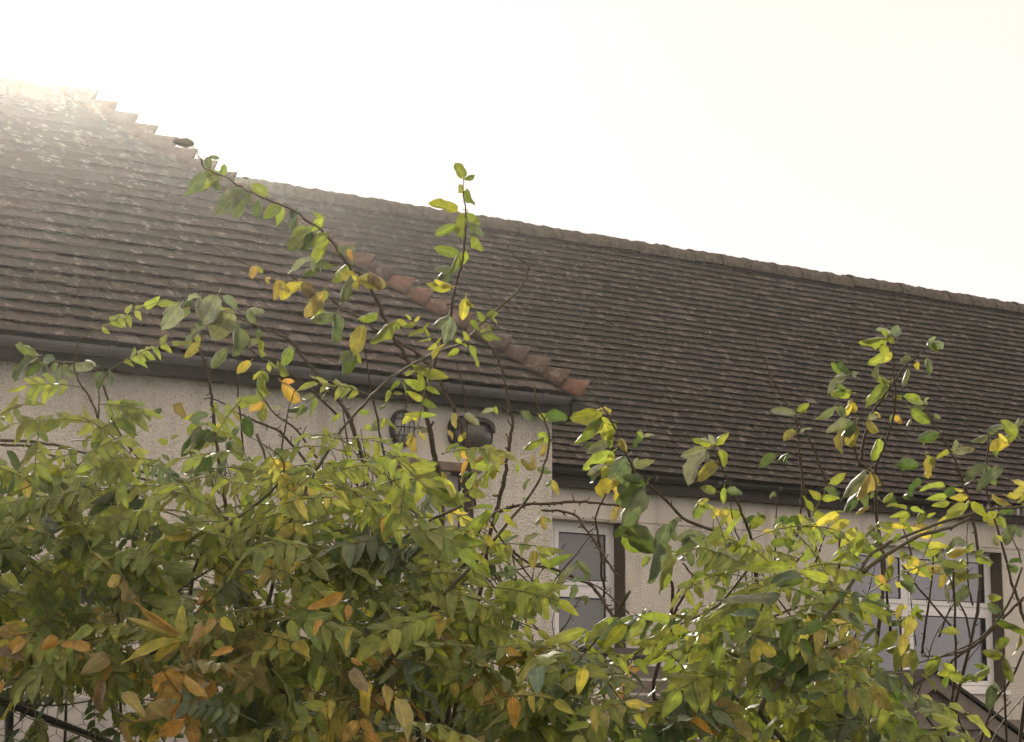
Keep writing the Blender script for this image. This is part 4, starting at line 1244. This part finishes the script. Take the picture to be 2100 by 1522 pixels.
def vine(pl, lst, d0, d1, r0, r1, root=None):
    return shoot(pl, lst, d0, d1, r0, r1, root, 0.12, M_VINE, 'stem')
# left plant
vine(wl, [(174, 690), (164, 697), (156, 717), (152, 741), (161, 781), (181, 811), (198, 848), (214, 912), (221, 962), (230, 1060)], 5.0, 5.1, .0042, .0014, pt(250, 1500, 5.3))
vine(wl, [(231, 752), (205, 790), (203, 830), (200, 900), (196, 1000)], 5.0, 5.1, .0025, .0012)
vine(wl, [(0, 903), (67, 905), (127, 917), (201, 935), (268, 962), (328, 979), (400, 1020)], 5.2, 5.3, .0042, .0036)
vine(wl, [(0, 912), (70, 918), (141, 949), (235, 972), (335, 992), (426, 1026), (480, 1080)], 5.2, 5.3, .0040, .0034)
for lst, pr_, ll, cd in (([(174, 690), (215, 668), (255, 666), (325, 632)], 6, 40, 'l'), ([(222, 760), (262, 740), (300, 722), (352, 700)], 6, 38, 'l'), ([(165, 794), (110, 790), (55, 795)], 5, 46, 'l'),
                         ([(185, 866), (110, 856), (20, 870)], 7, 44, 'l'), ([(205, 880), (250, 850), (290, 850)], 4, 56, 'm'), ([(200, 830), (235, 810), (275, 838)], 4, 50, 'm'), ([(160, 930), (110, 935), (60, 960)], 5, 48, 'l'),
                         ([(225, 980), (170, 985), (120, 965)], 5, 52, 'l'), ([(300, 940), (340, 960), (370, 1000)], 4, 44, 'g')):
    px_compound(wl, lst, 4.95, pr_, ll, cd)
# middle plant: the long whip and its leaves
vine(wm, [(1037, 499), (1055, 524), (1079, 541), (1082, 561), (1069, 588), (1022, 632), (992, 659), (948, 702), (901, 720), (834, 754), (780, 794), (744, 831), (700, 883), (657, 952), (630, 995), (600, 1059), (591, 1077), (564, 1171), (549, 1259), (545, 1340)], 4.9, 5.0, .0052, .0016, pt(700, 1560, 5.3))
vine(wm, [(543, 915), (576, 938), (581, 969), (553, 1012), (486, 1062), (436, 1106), (405, 1150), (390, 1220)], 4.8, 4.9, .0045, .0016)
vine(wm, [(1095, 790), (1102, 831), (1116, 861), (1126, 898), (1119, 941), (1102, 992), (1069, 1038), (995, 1129), (960, 1180), (900, 1250)], 5.0, 5.1, .0046, .0016)
vine(wm, [(948, 1037), (888, 1065), (834, 1099), (784, 1146), (720, 1203), (690, 1240), (640, 1320)], 4.8, 4.9, .0048, .0030)
vine(wm, [(965, 1165), (900, 1230), (870, 1270), (820, 1330), (770, 1390)], 4.7, 4.8, .0060, .0042)
vine(wm, [(860, 1180), (800, 1150), (740, 1130)], 4.8, 4.9, .002, .0014)
WMID = '''992 659 978 638 60 l;1000 650 1012 634 60 m;1008 652 1024 666 55 l;988 686 1027 695 48 l;985 682 998 675 60 l;961 699 950 678 60 l;965 656 982 680 55 m;941 716 916 732 50 l;935 696 948 706 70 l;960 709 983 751 48 l;958 712 946 704 60 l;1020 640 1006 655 60 l;1000 668 1010 682 60 m;
880 690 870 672 45 l;884 694 858 700 45 l;870 680 838 684 40 l;866 676 880 660 50 m;852 664 826 672 45 l;850 660 862 648 50 l;896 706 876 718 50 l;894 704 905 690 50 l;843 655 832 644 50 l;
820 780 800 800 45 m;824 784 838 810 45 l;830 770 850 760 45 l;846 760 880 756 45 l;868 762 886 790 40 m;858 764 872 800 40 l;800 800 790 826 45 l;806 808 830 806 40 l;
890 960 828 968 36 l;898 972 840 986 45 l;945 1032 862 1000 45 m;932 1020 905 978 58 y;948 1034 884 1020 42 m;925 1008 880 970 45 l;942 1022 948 1052 55 l;
1008 1047 948 1088 34 l;1003 1050 972 1098 36 l;1010 1054 992 1092 36 m;1022 1050 1013 1078 36 m;1036 1053 1063 1088 34 l;1012 1040 962 1044 40 l;1030 1046 1052 1046 35 l;
968 1125 920 1150 30 m;970 1135 1005 1160 34 l;968 1145 915 1178 32 l;970 1155 1010 1188 32 l;969 1165 920 1205 34 l;970 1172 1015 1212 30 m;968 1120 940 1100 35 l;
1372 1276 1322 1258 45 l;1370 1278 1326 1334 36 l;1322 1270 1282 1320 38 l;1283 1278 1236 1330 38 l;1246 1276 1198 1322 38 m;1200 1292 1110 1320 30 l;1376 1288 1412 1296 50 l;1300 1262 1262 1276 36 m;1258 1266 1215 1284 36 l;
722 1290 708 1346 45 y;720 1350 747 1362 50 o;726 1368 758 1414 62 b;758 1398 750 1466 40 y;788 1404 790 1460 72 t;814 1432 846 1516 58 t;782 1456 772 1492 45 y;935 1400 930 1434 70 e;978 1398 988 1450 50 e;1050 1428 1056 1496 38 o;1198 1370 1184 1426 50 y;1036 1332 1070 1344 50 o;1280 1440 1338 1446 36 y;1218 1452 1224 1506 40 y;
790 1060 788 1108 45 o;846 1118 828 1142 60 o;715 1240 712 1275 50 o'''
def leaflets(pl, text, dist):
    for row in text.replace('\n', '').split(';'):
        a = row.split()
        if len(a) < 6: continue
        pl.px_leaf(*[float(q) for q in a[:4]], dist(float(a[0]), float(a[1])), float(a[4]) / 100, a[5], 'leaflet', True, None, None, 'leaflet')
leaflets(wm, WMID, lambda x, y: 4.85 - (0.40 if y > 1230 else 0) + random.uniform(-.04, .04))
for lst, pr_, ll, cd in (([(1140, 1226), (1050, 1238), (965, 1262)], 6, 44, 'l'), ([(935, 1270), (1000, 1290), (1060, 1320)], 5, 52, 'l'), ([(600, 1010), (640, 1000), (680, 950)], 4, 50, 'l'), ([(665, 975), (720, 985), (750, 960)], 4, 46, 'l'),
                         ([(455, 1070), (425, 1060), (390, 1080)], 4, 42, 'l'), ([(560, 1010), (520, 975), (470, 985)], 4, 44, 'l'), ([(545, 918), (560, 960), (590, 1010)], 4, 46, 'y'), ([(700, 900), (760, 930), (800, 915)], 3, 44, 'l'), ([(760, 810), (700, 780), (650, 790)], 5, 44, 'l'), ([(690, 790), (660, 800), (630, 830)], 3, 44, 'm'),
                         ([(880, 1240), (820, 1200), (750, 1220)], 5, 58, 'm'), ([(860, 1180), (910, 1160), (960, 1180)], 4, 56, 'l'), ([(800, 1180), (740, 1160), (690, 1180)], 5, 60, 'l')):
    px_compound(wm, lst, 4.8, pr_, ll, cd)
# left/lower orange group
WORANGE = '''372 1300 262 1236 22 o;368 1306 258 1266 22 y;370 1312 250 1356 26 y;372 1316 308 1352 34 y;376 1300 372 1240 40 y;414 1276 384 1326 55 t;440 1268 420 1300 60 t;452 1268 482 1296 60 y;224 1344 164 1382 58 t;215 1396 192 1460 58 b;54 1316 0 1342 50 o;118 1308 80 1334 60 o;186 1334 124 1312 40 o;
380 1386 432 1424 60 o;376 1476 318 1520 45 o;430 1400 400 1412 60 b;480 1330 430 1345 40 o;250 1420 300 1470 45 t;350 1440 280 1480 50 t;300 1445 350 1470 55 e;0 1330 45 1348 60 b;660 1270 640 1300 50 o;705 1216 630 1250 30 o'''
leaflets(wl, WORANGE, lambda x, y: 4.42 + random.uniform(-.05, .05))
# right plant
vine(wr_, [(2110, 1038), (2029, 1044), (1972, 1060), (1898, 1084), (1804, 1124), (1767, 1165), (1730, 1222), (1693, 1266), (1662, 1313), (1619, 1373), (1588, 1414), (1560, 1460)], 4.9, 4.7, .0062, .0028, pt(1620, 1600, 5.2))
vine(wr_, [(1990, 1062), (1940, 1085), (1888, 1098), (1811, 1142), (1770, 1175)], 4.85, 4.8, .0050, .0040)
WR = '''1722 1058 1664 1078 42 y;1742 1068 1692 1098 45 y;1752 1082 1724 1122 50 y;1766 1090 1760 1134 50 l;1730 1050 1680 1062 36 l;1712 1062 1735 1085 40 m;1772 1100 1745 1140 45 l;
1838 1086 1800 1080 45 l;1826 1092 1808 1112 60 l;1846 1094 1830 1118 50 m;1830 1076 1860 1082 40 y;1860 1046 1820 1028 36 l;1862 1050 1825 1060 36 l;1864 1052 1845 1078 55 l;1866 1042 1895 1052 45 l;
1938 998 1888 996 36 l;1942 1018 1898 1024 40 l;1948 1030 1912 1036 42 l;1958 1002 1978 1004 60 y;1986 1020 1948 1022 50 y;1984 1034 1942 1064 42 l;1990 1030 2026 1064 36 l;1986 1026 1970 1056 36 y;1962 1056 1936 1062 40 y;2110 990 2070 985 45 y;2112 1000 2075 1012 45 y;2108 1010 2086 1030 50 l;1832 1140 1820 1162 75 y;1845 1130 1870 1150 45 m;1870 1140 1862 1165 50 l;1900 1060 1920 1052 45 l;
1622 1162 1512 1166 26 l;1640 1180 1580 1184 40 g;1648 1186 1590 1202 40 d;1700 1190 1640 1170 38 l;1740 1170 1770 1195 40 m;1800 1180 1820 1200 60 o;1600 1222 1470 1228 28 g;1560 1262 1490 1258 36 g;1580 1250 1545 1304 55 m;1620 1275 1605 1340 52 d;1690 1280 1640 1300 45 d;1720 1250 1770 1280 40 g;1740 1255 1780 1300 38 g;1760 1240 1830 1262 30 m;1640 1310 1670 1350 50 d;1592 1345 1550 1312 50 y;1560 1320 1540 1362 60 y;1535 1290 1500 1320 60 m;1480 1290 1510 1330 55 g;
1448 1330 1412 1368 60 l;1440 1300 1455 1320 60 y;1480 1325 1470 1375 50 l;1455 1340 1428 1390 40 l;1850 1320 1835 1384 40 m;1866 1330 1880 1396 45 m;1800 1290 1760 1330 45 d;1840 1290 1790 1340 40 m;1700 1380 1650 1395 40 d;1760 1400 1735 1365 40 l;1690 1420 1640 1430 45 g;1590 1440 1560 1400 45 d;1780 1410 1830 1460 48 e;1770 1410 1780 1480 42 m;1750 1410 1755 1470 50 e;1870 1265 1858 1310 60 y;1850 1240 1838 1274 60 y;1855 1300 1848 1345 50 y;1868 1340 1850 1372 60 y'''
leaflets(wr_, WR, lambda x, y: 4.75 - (0.25 if y > 1150 else 0) + random.uniform(-.06, .06))

def mass(n, xlo, xhi, ylo_pad, yhi, dlo, dhi, plants_hero=0.0, big=1.0, dark=False):
    """pinnate leaves filling the body of the hedge, with real depth"""
    rnd = rr
    made = []
    while len(made) < n:
        x = rnd.uniform(xlo, xhi); t = top_edge(x) + ylo_pad
        if t > yhi: continue
        y = rnd.uniform(t, yhi)
        if rnd.random() > (yhi - t) / 560: continue
        d = rnd.uniform(dlo, dhi)
        if x < 330 and y > 1395 and rnd.random() < 0.86: continue                    # the gap over the netting
        made.append((d, x, y))
    made.sort()
    for d, x, y in made:
        pl = wl if x < 560 else (wm if x < 1400 else wr_)
        codes = LEFTLOW if (x < 520 and y > 1240) or (640 < x < 900 and y > 1300) or (900 <= x < 1420 and y > 1420) else (RIGHTG if x > 1400 else GREEN)
        if x < 490 and 1265 < y < 1460: codes = ORANGE
        if dark: codes = [('d', 50), ('m', 30), ('g', 12), ('e', 8)]  # darker leaf colours for inner layers: the heap's interior shade put into colour
        a = rnd.uniform(-pi, pi)
        dv = Vector((cos(a), -0.45 + 0.55 * rnd.random(), 0.30 * sin(a) + rnd.uniform(-0.25, 0.35)))
        nrm = Vector((rnd.gauss(0, .55), -0.55 + rnd.gauss(0, .45), 0.75)).normalized()
        ln = rnd.uniform(0.13, 0.20) * big
        pl.compound(pt(x, y, d), dv, ln, rnd.choice((4, 4, 5, 5, 6, 7)), rnd.choice((rnd.uniform(0.034, 0.050), rnd.uniform(0.048, 0.070), rnd.uniform(0.060, 0.080))) * big, codes, rnd.uniform(0.3, 1.1), nrm, not dark and d < 5.1, rnd.uniform(0.42, 0.55))
mass(430, -150, 2250, 0, 1540, 4.6, 5.3)
mass(220, -200, 2300, 70, 1600, 5.3, 6.2)
mass(420, -250, 2350, 220, 1650, 5.9, 7.2, dark=True)  # back layers made dense to block the sun behind, so gaps go dark
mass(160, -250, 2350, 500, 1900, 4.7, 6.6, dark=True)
for x_lo, x_hi, n_, pad in ((430, 740, 34, 230), (740, 960, 20, 200), (-60, 430, 18, 110), (1440, 1830, 22, 90), (1860, 2100, 4, 300)):    # loose sprays over the heap
    for i in range(n_):
        x = rr.uniform(x_lo, x_hi); y = top_edge(x) - pad * rr.random() ** 1.6
        pl = wl if x < 560 else (wm if x < 1400 else wr_)
        a = rr.uniform(-pi, pi); d = rr.uniform(4.7, 5.6)
        pl.compound(pt(x, y, d), Vector((cos(a), -0.2, 0.4 * sin(a) + 0.15)), rr.uniform(0.12, 0.18), rr.choice((3, 4, 5)), rr.uniform(0.045, 0.062), [('l', 66), ('m', 28), ('y', 6)], rr.uniform(0.3, 0.9), Vector((rr.gauss(0, .35), -0.6, 0.7)).normalized(), False, 0.44)
for i in range(46):                                       # old vine stems running through the heap
    x0 = rr.uniform(-100, 2150); t_ = top_edge(x0); y0 = rr.uniform(t_ + 30, 1560)
    a = rr.uniform(-0.9, 0.9) + (pi if rr.random() < .5 else 0); l_ = rr.uniform(200, 520); p = [(x0, y0)]
    for k in range(5):
        a += rr.gauss(0, 0.2); p.append((p[-1][0] + cos(a) * l_ / 5, p[-1][1] - sin(a) * l_ / 5))
    pl = wl if x0 < 560 else (wm if x0 < 1400 else wr_)
    dd = rr.uniform(5.0, 6.6)
    shoot(pl, p, dd, dd + rr.uniform(-.2, .2), rr.uniform(.002, .005), .0012, None, 0.1, M_VINE, 'stem')
for pl in (wl, wm, wr_):
    pl.finish()
    print(pl.root['label'], 'single leaves', pl.count)

# ------------------------------------------------------------------ air volume added to imitate lens glare round the sun
hz = MB().box(-400, 400, -400, 400, -1.0, 9.5).build('glare_haze', None)
m = bpy.data.materials.new('glare_air'); m.use_nodes = True
t = m.node_tree; t.nodes.clear()
out = t.nodes.new('ShaderNodeOutputMaterial')
pv = t.nodes.new('ShaderNodeVolumePrincipled')
pv.inputs['Color'].default_value = (1.0, 0.97, 0.93, 1)
pv.inputs['Density'].default_value = 0.0012
pv.inputs['Anisotropy'].default_value = 0.95
t.links.new(pv.outputs[0], out.inputs['Volume'])
hz.data.materials.append(m)
tag(hz, kind='stuff')
